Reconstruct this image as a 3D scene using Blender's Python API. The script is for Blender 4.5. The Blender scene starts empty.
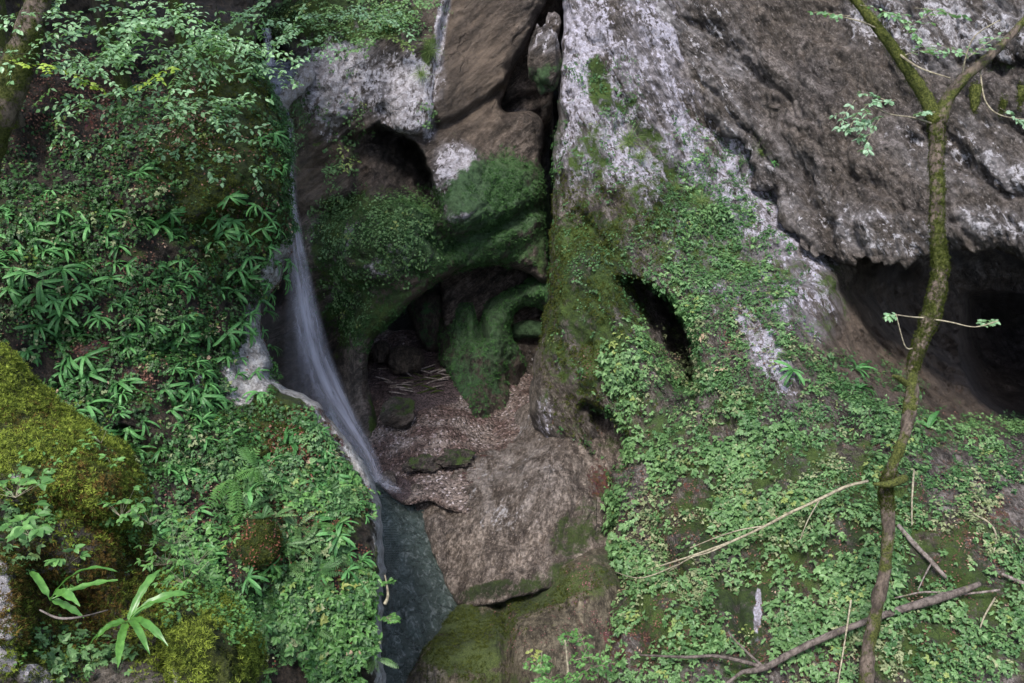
import bpy, math, numpy as np
from mathutils import Vector
rng = np.random.default_rng(11)
scene = bpy.context.scene
COL = scene.collection

# ------------------------------------------------------------------ camera
FPX = 984.0
PITCH = math.radians(28)
CAM = np.array([0.0, 0.0, 12.0])
cF = np.array([0, math.cos(PITCH), -math.sin(PITCH)])
cU = np.array([0, math.sin(PITCH), math.cos(PITCH)])
cR = np.array([1.0, 0, 0])
def P(px, py, z):
    px = np.asarray(px, float); py = np.asarray(py, float); z = np.asarray(z, float)
    a = (px - 512) / FPX * z; b = (341.5 - py) / FPX * z
    return CAM + a[..., None] * cR + b[..., None] * cU + z[..., None] * cF
cam_d = bpy.data.cameras.new('camera'); cam = bpy.data.objects.new('camera', cam_d); COL.objects.link(cam)
cam_d.sensor_width = 36; cam_d.lens = FPX / 1024 * 36
cam_d.clip_start = 0.05; cam_d.clip_end = 2000
cam.location = CAM; cam.rotation_euler = (math.pi / 2 - PITCH, 0, 0)
scene.camera = cam

# ------------------------------------------------------------------ noise
_p = np.random.default_rng(3).permutation(256).astype(np.int32)
_p = np.concatenate([_p, _p])
_g = np.random.default_rng(5).normal(size=(256, 3)); _g /= np.linalg.norm(_g, axis=1)[:, None]
def perlin(p):
    i = np.floor(p).astype(np.int64); f = p - i; i &= 255
    u = f * f * f * (f * (f * 6 - 15) + 10)
    x0, y0, z0 = i[:, 0], i[:, 1], i[:, 2]
    x1, y1, z1 = (x0 + 1) & 255, (y0 + 1) & 255, (z0 + 1) & 255
    def c(ix, iy, iz, dx, dy, dz):
        g = _g[_p[_p[_p[ix] + iy] + iz]]
        return g[:, 0] * (f[:, 0] - dx) + g[:, 1] * (f[:, 1] - dy) + g[:, 2] * (f[:, 2] - dz)
    ux, uy, uz = u[:, 0], u[:, 1], u[:, 2]
    def l(a, b, t): return a + (b - a) * t
    a = l(l(c(x0, y0, z0, 0, 0, 0), c(x1, y0, z0, 1, 0, 0), ux), l(c(x0, y1, z0, 0, 1, 0), c(x1, y1, z0, 1, 1, 0), ux), uy)
    b = l(l(c(x0, y0, z1, 0, 0, 1), c(x1, y0, z1, 1, 0, 1), ux), l(c(x0, y1, z1, 0, 1, 1), c(x1, y1, z1, 1, 1, 1), ux), uy)
    return l(a, b, uz) * 1.5
def fbm(p, oct=5, gain=.5, ridged=False):
    s = np.zeros(len(p)); a = 1.0
    q = p.copy()
    for k in range(oct):
        n = perlin(q)
        s += a * ((0.5 - np.abs(n) * 1.6) if ridged else n)
        a *= gain; q = q * 2.03 + 17.3
    return s
def sstep(a, b, x):
    t = np.clip((x - a) / (b - a), 0, 1); return t * t * (3 - 2 * t)
def rotmap(p, deg, stretch):
    """world points -> strata frame: axis 0 runs along the strata direction in the X-Z plane"""
    a = math.radians(deg); c, s = math.cos(a), math.sin(a)
    x = p[:, 0] * c + p[:, 2] * s; z = -p[:, 0] * s + p[:, 2] * c
    return np.stack([x / stretch, p[:, 1], z], 1)

# ------------------------------------------------------------------ 2-D outline helpers
def refine(poly, seg=4.0, jit=2.0, closed=True):
    poly = np.array(poly, float); out = []
    n = len(poly)
    for k in range(n if closed else n - 1):
        a, b = poly[k], poly[(k + 1) % n]; m = max(1, int(np.hypot(*(b - a)) / seg))
        t = np.arange(m)[:, None] / m
        out.append(a + (b - a) * t)
    if not closed: out.append(poly[-1:])
    q = np.concatenate(out)
    if closed and jit > 0:   # corner cutting, then a rough edge
        for _ in range(3): q = (np.roll(q, 1, 0) + 2 * q + np.roll(q, -1, 0)) / 4
        d = np.roll(q, -1, 0) - np.roll(q, 1, 0); L = np.hypot(d[:, 0], d[:, 1])[:, None] + 1e-9
        nn = np.stack([-d[:, 1], d[:, 0]], 1) / L
        w = np.stack([q[:, 0] / 28, q[:, 1] / 28, np.full(len(q), .37)], 1)
        q = q + nn * (fbm(w, 4, .55) * jit * 1.6)[:, None]
    return q
def inside(x, y, poly):
    r = np.zeros(len(x), bool); n = len(poly)
    for k in range(n):
        x0, y0 = poly[k]; x1, y1 = poly[(k + 1) % n]
        if y0 == y1: continue
        m = ((y0 > y) != (y1 > y))
        if m.any():
            xi = (x1 - x0) * (y - y0) / (y1 - y0) + x0
            r ^= m & (x < xi)
    return r
def nearest(x, y, poly, closed=True):
    best = np.full(len(x), 1e18); bx = x.copy(); by = y.copy()
    n = len(poly)
    for k in range(n if closed else n - 1):
        x0, y0 = poly[k]; x1, y1 = poly[(k + 1) % n]
        dx, dy = x1 - x0, y1 - y0; L = dx * dx + dy * dy + 1e-12
        t = np.clip(((x - x0) * dx + (y - y0) * dy) / L, 0, 1)
        qx = x0 + t * dx; qy = y0 + t * dy; d = (x - qx) ** 2 + (y - qy) ** 2
        m = d < best
        best = np.where(m, d, best); bx = np.where(m, qx, bx); by = np.where(m, qy, by)
    return np.sqrt(best), bx, by
def blob(x, y, specs, soft=.45):
    """max of soft ellipses (cx, cy, rx, ry, angle, strength)"""
    r = np.zeros(len(x))
    for cx, cy, rx, ry, an, s in specs:
        a = math.radians(an); dx, dy = x - cx, y - cy
        u = (dx * math.cos(a) + dy * math.sin(a)) / rx; v = (-dx * math.sin(a) + dy * math.cos(a)) / ry
        d = np.sqrt(u * u + v * v)
        r = np.maximum(r, s * (1 - sstep(1 - soft, 1 + soft, d)))
    return r
def rbf(ctrl, x, y, c=45.0):
    C = np.array(ctrl, float); n = len(C)
    def ph(d2): return np.sqrt(d2 / 1e4 + (c / 100) ** 2)
    D = (C[:, None, 0] - C[None, :, 0]) ** 2 + (C[:, None, 1] - C[None, :, 1]) ** 2
    A = np.zeros((n + 3, n + 3)); A[:n, :n] = ph(D) + np.eye(n) * 1e-4
    B = np.stack([np.ones(n), C[:, 0] / 100, C[:, 1] / 100], 1)
    A[:n, n:] = B; A[n:, :n] = B.T
    w = np.linalg.solve(A, np.concatenate([C[:, 2], np.zeros(3)]))
    r = w[n] + w[n + 1] * x / 100 + w[n + 2] * y / 100
    for k in range(n): r = r + w[k] * ph((x - C[k, 0]) ** 2 + (y - C[k, 1]) ** 2)
    return r

# ------------------------------------------------------------------ mesh + object helpers
def mk_mesh(name, V, F4=None, F3=None, mat=None, cols=None, smooth=True):
    me = bpy.data.meshes.new(name)
    F4 = np.zeros((0, 4), int) if F4 is None else F4; F3 = np.zeros((0, 3), int) if F3 is None else F3
    n4, n3 = len(F4), len(F3)
    me.vertices.add(len(V)); me.vertices.foreach_set('co', np.asarray(V, np.float32).ravel())
    me.loops.add(n4 * 4 + n3 * 3)
    me.loops.foreach_set('vertex_index', np.concatenate([F4.ravel(), F3.ravel()]).astype(np.int32))
    me.polygons.add(n4 + n3)
    ls = np.concatenate([np.arange(n4) * 4, n4 * 4 + np.arange(n3) * 3]).astype(np.int32)
    me.polygons.foreach_set('loop_start', ls)
    me.polygons.foreach_set('loop_total', np.concatenate([np.full(n4, 4), np.full(n3, 3)]).astype(np.int32))
    me.update(calc_edges=True)
    me.polygons.foreach_set('use_smooth', np.full(n4 + n3, smooth))
    if cols is not None:
        for an, c in cols.items():
            at = me.color_attributes.new(an, 'FLOAT_COLOR', 'POINT')
            cc = np.ones((len(V), 4), np.float32); cc[:, :c.shape[1]] = c
            at.data.foreach_set('color', cc.ravel())
    if mat: me.materials.append(mat)
    me.validate()
    return me
def link(name, me, parent=None, label=None, cat=None, group=None, kind=None, loc=None):
    o = bpy.data.objects.new(name, me); COL.objects.link(o)
    if parent is not None: o.parent = parent
    if label: o['label'] = label
    if cat: o['category'] = cat
    if group: o['group'] = group
    if kind: o['kind'] = kind
    if loc is not None: o.location = [float(v) for v in loc]
    return o
def empty(name, loc, label, cat, group=None):
    return link(name, None, None, label, cat, group, None, loc)

LAY = {}
def layer(name, poly, ctrl, mat, step=2.0, jit=2.0, rpx=22, rm=.8, skirt=3.5, skn=4, feats=(), disp=(),
          moss=(), white=(), litter=(), extra=(), shadem=(), brown=(), ewhite=None, c=45.0, kind='structure', label=None, cat=None, obname=None, base=(0, 0, 0), clipx=(-260, 1290), clipy=(-260, 830)):
    poly = np.array(poly, float); R = refine(poly, 4.0, jit)
    x0 = max(poly[:, 0].min() - skn * step - 8, clipx[0]); x1 = min(poly[:, 0].max() + skn * step + 8, clipx[1])
    y0 = max(poly[:, 1].min() - skn * step - 8, clipy[0]); y1 = min(poly[:, 1].max() + skn * step + 8, clipy[1])
    def ax(a, b, lo, hi):
        k = np.arange(math.floor(max(a, lo) / step), math.ceil(min(b, hi) / step) + 1) * step
        pre = np.arange(a, k[0] - 4, 9.0) if a < lo else np.zeros(0); post = np.arange(k[-1] + 9, b + 9, 9.0) if b > hi else np.zeros(0)
        return np.concatenate([pre, k, post])
    xs = ax(x0, x1, -30, 1054); ys = ax(y0, y1, -30, 713)
    W, H = len(xs), len(ys)
    X, Y = [a.ravel() for a in np.meshgrid(xs, ys)]
    # signed distance (coarse far away, rough outline near it)
    d, bx, by = nearest(X, Y, poly); ins = inside(X, Y, poly)
    nr = d < 14 + 3 * jit
    d2, bx2, by2 = nearest(X[nr], Y[nr], R); ins2 = inside(X[nr], Y[nr], R)
    d[nr], bx[nr], by[nr] = d2, bx2, by2; ins[nr] = ins2
    out = ~ins
    cell = np.full(len(X), step)
    keep = ins | (d < skn * step)
    px = np.where(out, bx, X); py = np.where(out, by, Y)
    z = rbf(ctrl, px, py, c)
    t = np.where(out, 0, np.clip(d / rpx, 0, 1))
    z = z + rm * (1 - np.sqrt(1 - (1 - t) ** 2))
    for ft in feats:
        if ft[0] == 'line':
            dd, _, _ = nearest(px, py, refine(ft[1], 6, 0, False), False)
            z = z + ft[3] * np.exp(-(dd / ft[2]) ** 2)
        elif ft[0] == 'blob':
            z = z + ft[2] * blob(px, py, [ft[1] + (1.0,)], .8)
        elif ft[0] == 'hole':     # polygon, depth, soft edge px
            rp = refine(ft[1], 4, 1.5); dd, _, _ = nearest(px, py, rp); ii = inside(px, py, rp)
            tt = np.clip(dd / ft[3], 0, 1)
            z = z + np.where(ii, ft[2] * np.sin(tt * math.pi / 2) ** 1.2, 0)
        elif ft[0] == 'under':    # hollow that deepens towards one side: polygon, depth, hard edge px, direction
            rp = refine(ft[1], 4, 2.5); dd, _, _ = nearest(px, py, rp); ii = inside(px, py, rp); dx, dy = ft[4]
            pr = rp[:, 0] * dx + rp[:, 1] * dy; s = np.clip((px * dx + py * dy - pr.min()) / (pr.max() - pr.min()), 0, 1)
            nz = perlin(np.stack([px / 16, py / 16, px * 0 + 2.5], 1)) * .35 + perlin(np.stack([px / 6, py / 6, px * 0 + 2.5], 1)) * .15
            z = z + np.where(ii, ft[2] * np.clip(s ** ft[5] * (1 + nz) * 1.15, 0, 1.6) * np.sin(np.clip(dd / ft[3], 0, 1) * math.pi / 2), 0)
    z = z + np.where(out, skirt * np.clip(d / (skn * step), 0, 1), 0)
    V = P(px, py, z)
    G = V.reshape(H, W, 3)
    gu = np.gradient(G, axis=1); gv = np.gradient(G, axis=0)
    N = np.cross(gu.reshape(-1, 3), gv.reshape(-1, 3)); N /= np.linalg.norm(N, axis=1)[:, None] + 1e-12
    vd = V - CAM; vd /= np.linalg.norm(vd, axis=1)[:, None]
    N = np.where((np.einsum('ij,ij->i', N, vd) > 0)[:, None], -N, N)
    # mix with the view normal so thin rims do not explode
    kf = np.clip(-np.einsum('ij,ij->i', N, vd), 0, 1)[:, None] ** 1.5
    Nd = N * kf - (1 - kf) * vd - .2 * vd; Nd /= np.linalg.norm(Nd, axis=1)[:, None]
    D = np.zeros(len(V))
    for fn in disp: D += fn(V, px, py)
    V = V + Nd * D[:, None]
    idx = np.arange(W * H).reshape(H, W)
    q = np.stack([idx[:-1, :-1], idx[1:, :-1], idx[1:, 1:], idx[:-1, 1:]], -1).reshape(-1, 4)
    q = q[keep[q].all(1)]
    used = np.unique(q); rem = np.full(len(V), -1); rem[used] = np.arange(len(used))
    V2 = V[used]; q = rem[q]
    pu, pv = px[used], py[used]
    # final normals
    G = V.reshape(H, W, 3)
    gu = np.gradient(G, axis=1); gv = np.gradient(G, axis=0)
    N = np.cross(gu.reshape(-1, 3), gv.reshape(-1, 3)); ar = np.linalg.norm(N, axis=1); N /= ar[:, None] + 1e-12
    N = np.where((np.einsum('ij,ij->i', N, vd) > 0)[:, None], -N, N)[used]
    m1 = np.stack([blob(pu, pv, moss), blob(pu, pv, white), blob(pu, pv, litter)], 1)
    ed = np.where(out, 0, d)[used]
    if ewhite: m1[:, 1] = np.maximum(m1[:, 1], ewhite[0] * (1 - sstep(1, ewhite[1], ed)) * (pv > ewhite[2]))
    m1[:, 0] *= 1 - np.clip((m1[:, 1] - 1.15) * 5, 0, 1)
    m2 = np.stack([blob(pu, pv, extra), blob(pu, pv, shadem), blob(pu, pv, brown)], 1)
    base = np.array(base, float)
    me = mk_mesh(name, V2 - base, q, None, mat, {'mask': m1, 'mask2': m2})
    o = link(obname or name, me, None, label, cat, None, kind, base)
    LAY[name] = dict(V=V2, N=N, px=pu, py=pv, ed=ed, inn=(~out)[used], ar=ar[used], ob=o)
    return o
def depth_on(name, px, py):
    L = LAY[name]; k = np.argmin((L['px'] - px) ** 2 + (L['py'] - py) ** 2 + np.where(L['inn'], 0, 50)); return L['V'][k], L['N'][k]

# ------------------------------------------------------------------ node helpers
class NT:
    def __init__(s, name):
        s.m = bpy.data.materials.new(name); s.m.use_nodes = True; s.t = s.m.node_tree; s.t.nodes.clear()
        s.out = s.n('ShaderNodeOutputMaterial')
    def n(s, ty, **kw):
        nd = s.t.nodes.new(ty)
        for k, v in kw.items(): setattr(nd, k, v)
        return nd
    def L(s, a, b): s.t.links.new(a, b)
    def put(s, sock, v):
        if isinstance(v, bpy.types.NodeSocket): s.L(v, sock)
        elif v is not None:
            if sock.type == 'RGBA' and not hasattr(v, '__len__'): v = (v, v, v, 1)
            if sock.type == 'RGBA' and len(v) == 3: v = (*v, 1)
            sock.default_value = v
    def math(s, op, a, b=None, c=None, clamp=False):
        nd = s.n('ShaderNodeMath', operation=op, use_clamp=clamp); s.put(nd.inputs[0], a)
        if b is not None: s.put(nd.inputs[1], b)
        if c is not None: s.put(nd.inputs[2], c)
        return nd.outputs[0]
    def map(s, v, a, b, c=0., d=1., smooth=True):
        nd = s.n('ShaderNodeMapRange', interpolation_type='SMOOTHSTEP' if smooth else 'LINEAR')
        s.put(nd.inputs['Value'], v); s.put(nd.inputs[1], a); s.put(nd.inputs[2], b); s.put(nd.inputs[3], c); s.put(nd.inputs[4], d)
        return nd.outputs[0]
    def mix(s, f, a, b, mode='MIX'):
        nd = s.n('ShaderNodeMix', data_type='RGBA', blend_type=mode); s.put(nd.inputs[0], f); s.put(nd.inputs[6], a); s.put(nd.inputs[7], b)
        return nd.outputs[2]
    def noise(s, vec, scale, detail=8., rough=.6, dist=0., out='Fac'):
        nd = s.n('ShaderNodeTexNoise'); s.put(nd.inputs['Vector'], vec); s.put(nd.inputs['Scale'], scale); s.put(nd.inputs['Detail'], detail)
        s.put(nd.inputs['Roughness'], rough); s.put(nd.inputs['Distortion'], dist); return nd.outputs[out]
    def coord(s, rot=(0, 0, 0), sc=(1, 1, 1)):
        g = s.n('ShaderNodeNewGeometry'); m = s.n('ShaderNodeMapping', vector_type='TEXTURE'); s.L(g.outputs['Position'], m.inputs['Vector'])
        m.inputs['Rotation'].default_value = (rot[0], -rot[1], rot[2]); m.inputs['Scale'].default_value = [1 / v for v in sc]; return m.outputs[0]
    def objc(s, rot=(0, 0, 0), sc=(1, 1, 1)):
        g = s.n('ShaderNodeTexCoord'); m = s.n('ShaderNodeMapping'); s.L(g.outputs['Object'], m.inputs['Vector'])
        m.inputs['Rotation'].default_value = rot; m.inputs['Scale'].default_value = sc; return m.outputs[0]
    def attr(s, name):
        a = s.n('ShaderNodeAttribute', attribute_name=name); sp = s.n('ShaderNodeSeparateColor'); s.L(a.outputs['Color'], sp.inputs[0]); return sp.outputs
    def bump(s, h, st, dist, nrm=None):
        b = s.n('ShaderNodeBump'); s.put(b.inputs['Height'], h); b.inputs['Strength'].default_value = st; b.inputs['Distance'].default_value = dist
        if nrm is not None: s.L(nrm, b.inputs['Normal'])
        return b.outputs[0]
    def bsdf(s, col, rough=.8, spec=.3, nrm=None):
        b = s.n('ShaderNodeBsdfPrincipled'); s.put(b.inputs['Base Color'], col); s.put(b.inputs['Roughness'], rough); s.put(b.inputs['Specular IOR Level'], spec)
        if nrm is not None: s.L(nrm, b.inputs['Normal'])
        return b
    def done(s, sh): s.L(sh, s.out.inputs[0]); return s.m

def rock_mat(name, lo, hi, white=(.50, .48, .50), moss1=(.02, .04, .008), moss2=(.075, .12, .022), litter=(.13, .06, .045),
             strata=30, sscale=(.5, 1, 3.), moss_up=.0, wet=.0, tint2=None, specks=.55, fine=9., wdir=None):
    t = NT(name); co = t.coord(); ca = t.coord((0, math.radians(strata), 0), sscale)
    n1 = t.noise(co, .55, 5, .6); n2 = t.noise(ca, 1.6, 10, .68, .3); n3 = t.noise(co, fine, 10, .7); n4 = t.noise(co, 34., 6, .7)
    col = t.mix(t.map(n2, .36, .66), lo, hi)
    if tint2: col = t.mix(t.map(n1, .42, .6), col, t.mix(t.map(n2, .3, .7), [v * .45 for v in tint2], tint2))
    col = t.mix(t.map(n3, .40, .60), t.mix(1., col, (.36, .34, .32), 'MULTIPLY'), col)
    col = t.mix(t.map(t.noise(ca, 4.5, 8, .75, .4), .40, .54), t.mix(1., col, (.50, .46, .42), 'MULTIPLY'), col)
    # pale chips and dark pits that stay crisp at this distance
    col = t.mix(t.math('MULTIPLY', t.map(t.noise(ca, 17., 7, .8), .55, .60), .38), col, [min(1, v * 1.7) for v in hi])
    col = t.mix(t.math('MULTIPLY', t.map(t.noise(ca, 11., 8, .8, .5), .455, .40), .7), col, [v * .5 for v in lo])
    v2 = t.n('ShaderNodeTexVoronoi', feature='DISTANCE_TO_EDGE'); t.put(v2.inputs['Vector'], t.mix(.22, ca, t.noise(co, 2.8, 8, .75, out='Color'))); v2.inputs['Scale'].default_value = 3.1
    col = t.mix(t.math('MULTIPLY', t.math('MULTIPLY', t.map(v2.outputs['Distance'], .0, .03, 1., 0.), t.map(t.noise(co, 1.3, 4, .6), .46, .56)), .7), col, [v * .35 for v in lo])
    # cracks
    vo = t.n('ShaderNodeTexVoronoi', feature='DISTANCE_TO_EDGE'); t.put(vo.inputs['Vector'], t.mix(.3, ca, t.noise(co, 1.5, 8, .7, out='Color'))); vo.inputs['Scale'].default_value = 1.3
    cr = t.map(vo.outputs['Distance'], .0, .035, 1., 0.)
    cr = t.math('MULTIPLY', cr, t.map(t.noise(co, 1.7, 4, .6), .52, .64))
    col = t.mix(t.math('MULTIPLY', cr, .75), col, (.02, .018, .015))
    R, G, B = t.attr('mask')[:3]; E, SHADE = t.attr('mask2')[:2]
    col = t.mix(SHADE, col, t.mix(1., col, (.22, .20, .23), 'MULTIPLY')); col = t.mix(t.attr('mask2')[2], col, t.mix(t.map(n2, .35, .65), (.045, .032, .023), (.15, .112, .084)))  # second mask channel paints recess shade into the rock colour; third is brown rock
    # white lichen / bare limestone: crisp flecks following the strata
    cw = t.coord((0, math.radians(wdir if wdir is not None else strata), 0), (.32, 1, 1.7))
    wn = t.math('ADD', t.math('ADD', t.math('MULTIPLY', t.noise(cw, 2.2, 9, .72, .3), .55), t.math('MULTIPLY', t.noise(cw, 8., 9, .78), .45)), t.math('MULTIPLY', t.math('SUBTRACT', n3, .5), .35))
    col = t.mix(t.math('MULTIPLY', t.math('MULTIPLY', t.map(G, .15, .95), .6), t.map(n2, .42, .6)), col, t.mix(t.map(n3, .4, .62), [v * .28 for v in white], [v * .56 for v in white]))
    wf = t.map(t.math('ADD', t.math('MULTIPLY', G, .18), t.math('SUBTRACT', wn, .5)), .155, .20)
    wc = t.mix(t.map(n4, .35, .65), [v * .55 for v in white], white)
    wc = t.mix(t.math('MULTIPLY', t.map(n3, .56, .44), specks), wc, t.mix(.5, lo, hi))
    col = t.mix(wf, col, wc)
    # litter (red-brown leaves)
    lf = t.map(t.math('ADD', t.math('MULTIPLY', B, .24), t.math('SUBTRACT', t.noise(co, 4., 8, .78), .5)), .2, .26)
    vl = t.n('ShaderNodeTexVoronoi'); t.put(vl.inputs['Vector'], co); vl.inputs['Scale'].default_value = 26.
    lc = t.mix(1., litter, t.mix(.6, (1, 1, 1), vl.outputs['Color']), 'MULTIPLY')
    col = t.mix(lf, col, lc)
    # moss
    mn = t.math('ADD', t.math('MULTIPLY', t.noise(co, 2.2, 8, .72), .65), t.math('MULTIPLY', n3, .35))
    nz = t.n('ShaderNodeSeparateXYZ'); g = t.n('ShaderNodeNewGeometry'); t.L(g.outputs['Normal'], nz.inputs[0])
    up = t.math('MULTIPLY', t.map(nz.outputs[2], -.2, .8), moss_up)
    mf = t.map(t.math('ADD', t.math('ADD', t.math('MULTIPLY', R, .31), up), t.math('SUBTRACT', mn, .5)), .19, .30)
    mc = t.mix(t.map(t.noise(co, 1.1, 6, .7), .38, .62), moss1, moss2)
    mc = t.mix(t.map(t.noise(co, 60., 3, .6), .3, .7), t.mix(1., mc, (.45, .5, .4), 'MULTIPLY'), mc)
    mc = t.mix(E, mc, t.mix(t.map(n3, .3, .7), (.024, .05, .020), (.085, .155, .068)))
    col = t.mix(mf, col, mc)
    hgt = t.math('ADD', t.math('MULTIPLY', n3, .6), t.math('MULTIPLY', n4, .25)); hgt = t.math('SUBTRACT', hgt, t.math('MULTIPLY', cr, .5))
    hgt = t.math('ADD', hgt, t.math('MULTIPLY', t.noise(ca, 6., 9, .75), .5)); nb = t.bump(hgt, 1., .2); nb = t.bump(t.noise(co, 90., 3, .6), .5, .015, nb)
    rg = t.mix(mf, .62 - wet, .95)
    return t.done(t.bsdf(col, rg, .35, nb).outputs[0])

def simple_mat(name, c1, c2, scale=6., rough=.8, bump=.5, bd=.02, spec=.3, sc=(1, 1, 1)):
    t = NT(name); co = t.coord((0, 0, 0), sc); n = t.noise(co, scale, 9, .68)
    return t.done(t.bsdf(t.mix(t.map(n, .35, .65), c1, c2), rough, spec, t.bump(t.noise(co, scale * 3, 8, .7), bump, bd)).outputs[0])
def leaf_mat(name, c1, c2, c3=None, rough=.45, spec=.35, trans=.3):
    t = NT(name); a = t.attr('tint')
    col = t.mix(a[0], c1, c2)
    if c3: col = t.mix(t.map(a[1], .965, .98), col, c3)
    n = t.noise(t.coord(), 40., 2, .5); col = t.mix(t.map(n, .3, .7), t.mix(1., col, (.7, .72, .7), 'MULTIPLY'), col)
    b = t.bsdf(col, rough, spec); tr = t.n('ShaderNodeBsdfTranslucent'); t.put(tr.inputs[0], t.mix(1., col, (1.1, 1.25, .6), 'MULTIPLY'))
    mx = t.n('ShaderNodeMixShader'); mx.inputs[0].default_value = trans; t.L(b.outputs[0], mx.inputs[1]); t.L(tr.outputs[0], mx.inputs[2])
    return t.done(mx.outputs[0])
SKY_STRENGTH, SUN_ENERGY, EXPOSURE = .14, 2.1, 1.5
# ------------------------------------------------------------------ rock materials
M_WALL = rock_mat('wall_rock', (.040, .030, .025), (.21, .17, .145), strata=35, moss_up=.10, wdir=75, white=(.72, .68, .74))
M_CLIFF = rock_mat('cliff_rock', (.055, .046, .042), (.30, .265, .25), strata=-56, sscale=(.35, 1, 2.6), moss_up=.02, tint2=(.19, .155, .12), white=(.62, .59, .70), wdir=-66)
M_OVER = rock_mat('overhang_rock', (.042, .034, .031), (.265, .235, .225), strata=-48, sscale=(.55, 1, 1.9), moss_up=.0, tint2=(.17, .14, .118), white=(.56, .54, .58), wdir=-50)
M_SLOPE = rock_mat('slope_soil', (.016, .011, .008), (.07, .05, .034), strata=-60, moss_up=.1, litter=(.12, .06, .045), white=(.62, .61, .62), moss1=(.014, .028, .005), moss2=(.06, .085, .012))
M_WASH = rock_mat('washed_rock', (.085, .064, .052), (.42, .35, .30), strata=68, sscale=(.5, 1, 3.2), moss_up=0, moss1=(.02, .03, .008), moss2=(.06, .085, .02), fine=14.)
M_LEDGE = rock_mat('ledge_rock', (.10, .082, .055), (.26, .22, .155), strata=80, sscale=(.3, 1, 3), moss_up=.02, moss1=(.035, .05, .013), moss2=(.10, .13, .035), litter=(.19, .105, .095))

def D(scale, amp, strata=40, st=2.5, oct=6, gain=.55, ridged=False, off=0., lo=None):
    def f(V, px, py):
        n = fbm(rotmap(V, strata, st) * scale + off, oct, gain, ridged)
        return n * amp
    return f
def Dwhere(fn, specs, inv=False):
    def f(V, px, py):
        w = blob(px, py, specs, .5)
        return fn(V, px, py) * ((1 - w) if inv else w)
    return f
def Dsteps(scale, amp, strata, st):
    """terraced strata: rounded shelves with sharp undercuts"""
    def f(V, px, py):
        q = rotmap(V, strata, st); n = fbm(q * scale * .6 + 3.1, 4, .5) * .9
        h = q[:, 2] * scale * 1.3 + n
        s = h - np.floor(h); return amp * (1 - (1 - s) ** 3 - .7) * sstep(0, .08, s)
    return f

# ------------------------------------------------------------------ ground, far backdrop rock
def ground_sheet():
    g = np.concatenate([-np.geomspace(400, 3, 24), [0], np.geomspace(3, 400, 24)])
    X, Y = [a.ravel() for a in np.meshgrid(g, g + 8)]
    r = np.hypot(X, Y - 10)
    h = -1.6 + fbm(np.stack([X * .05, Y * .05, X * 0], 1), 4) * .6
    # the gorge is cut into wooded hills: the land climbs away behind the camera and to the sides
    h = h + sstep(24, 90, r) * 26 + np.where(Y > 34, sstep(34, 60, Y) * 20, 0)
    V = np.stack([X, Y, h], 1); n = len(g); idx = np.arange(n * n).reshape(n, n)
    q = np.stack([idx[:-1, :-1], idx[:-1, 1:], idx[1:, 1:], idx[1:, :-1]], -1).reshape(-1, 4)
    m = simple_mat('ground_soil', (.02, .03, .01), (.06, .07, .03), 1.5)
    link('ground', mk_mesh('ground', V, q, None, m), kind='structure')
ground_sheet()

# ------------------------------------------------------------------ back wall with the cave mouth
BW = [(180,-260),(585,-260),(556,-20),(537,20),(514,70),(498,108),(506,116),(526,110),(541,116),(544,140),(541,165),(545,200),(546,250),(549,285),
      (545,286),(538,279),(520,269),(490,266),(458,272),(432,284),(413,300),(396,318),(378,335),(369,348),(367,370),(371,400),(378,430),(383,455),(387,485),(382,530),(180,530)]
bw_c = [(300,0,20.8),(300,80,20.7),(350,50,20.5),(430,50,20.8),(500,20,21.3),(480,110,21.4),(450,170,21),(470,215,20.9),(535,200,21.8),(380,260,20.8),(440,270,21.2),(505,262,21.7),
        (325,200,21.2),(345,120,20.8),(310,300,22),(335,380,22),(362,400,21.4),(372,470,20.8),(250,200,22.5),(240,400,23.5),(290,470,22.5),(200,-260,21.5),(585,-260,21.5),(180,60,23),(180,530,23),(400,100,20.6)]
bw_f = [('under',[(362,128),(380,122),(402,130),(420,150),(432,176),(448,214),(436,222),(420,210),(398,206),(372,204),(356,184),(352,150)],2.4,6,(.8,-.6),1.8),
        ('blob',(492,200,52,42,-20),-.55),('blob',(456,166,20,20,0),-.30),('blob',(465,211,20,13,-10),-.30),
        ('line',[(428,238),(445,252),(462,240),(490,232),(520,216),(540,205)],7,.45),
        ('line',[(430,222),(447,240)],7,.35),
        ('line',[(382,110),(398,134),(425,140),(436,128),(432,100),(437,60),(446,20),(452,-10)],4,.22),
        ('line',[(436,128),(455,122),(480,105),(500,90)],5,.25),
        ('line',[(306,110),(312,150),(304,200)],7,-.12),('line',[(330,120),(334,160),(328,200)],6,.10),('blob',(415,95,26,36,15),-.35),('blob',(325,90,36,44,20),-.25),
        ('line',[(300,212),(322,216),(345,208),(358,196),(362,170),(350,140)],8,.4),
        ('line',[(362,290),(340,330),(338,380)],16,.5),
        ('hole',[(268,24),(284,34),(296,60),(306,74),(298,86),(282,98),(250,100),(240,30)],1.6,10),
        ('line',[(286,110),(290,200),(283,300)],12,.5),
        ('blob',(330,350,20,70,5),.9),('blob',(380,255,40,30,20),-.25),('blob',(410,240,30,26,0),-.2),
        ('line',[(352,250),(380,262),(410,262),(432,284)],5,.15)]
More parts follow.
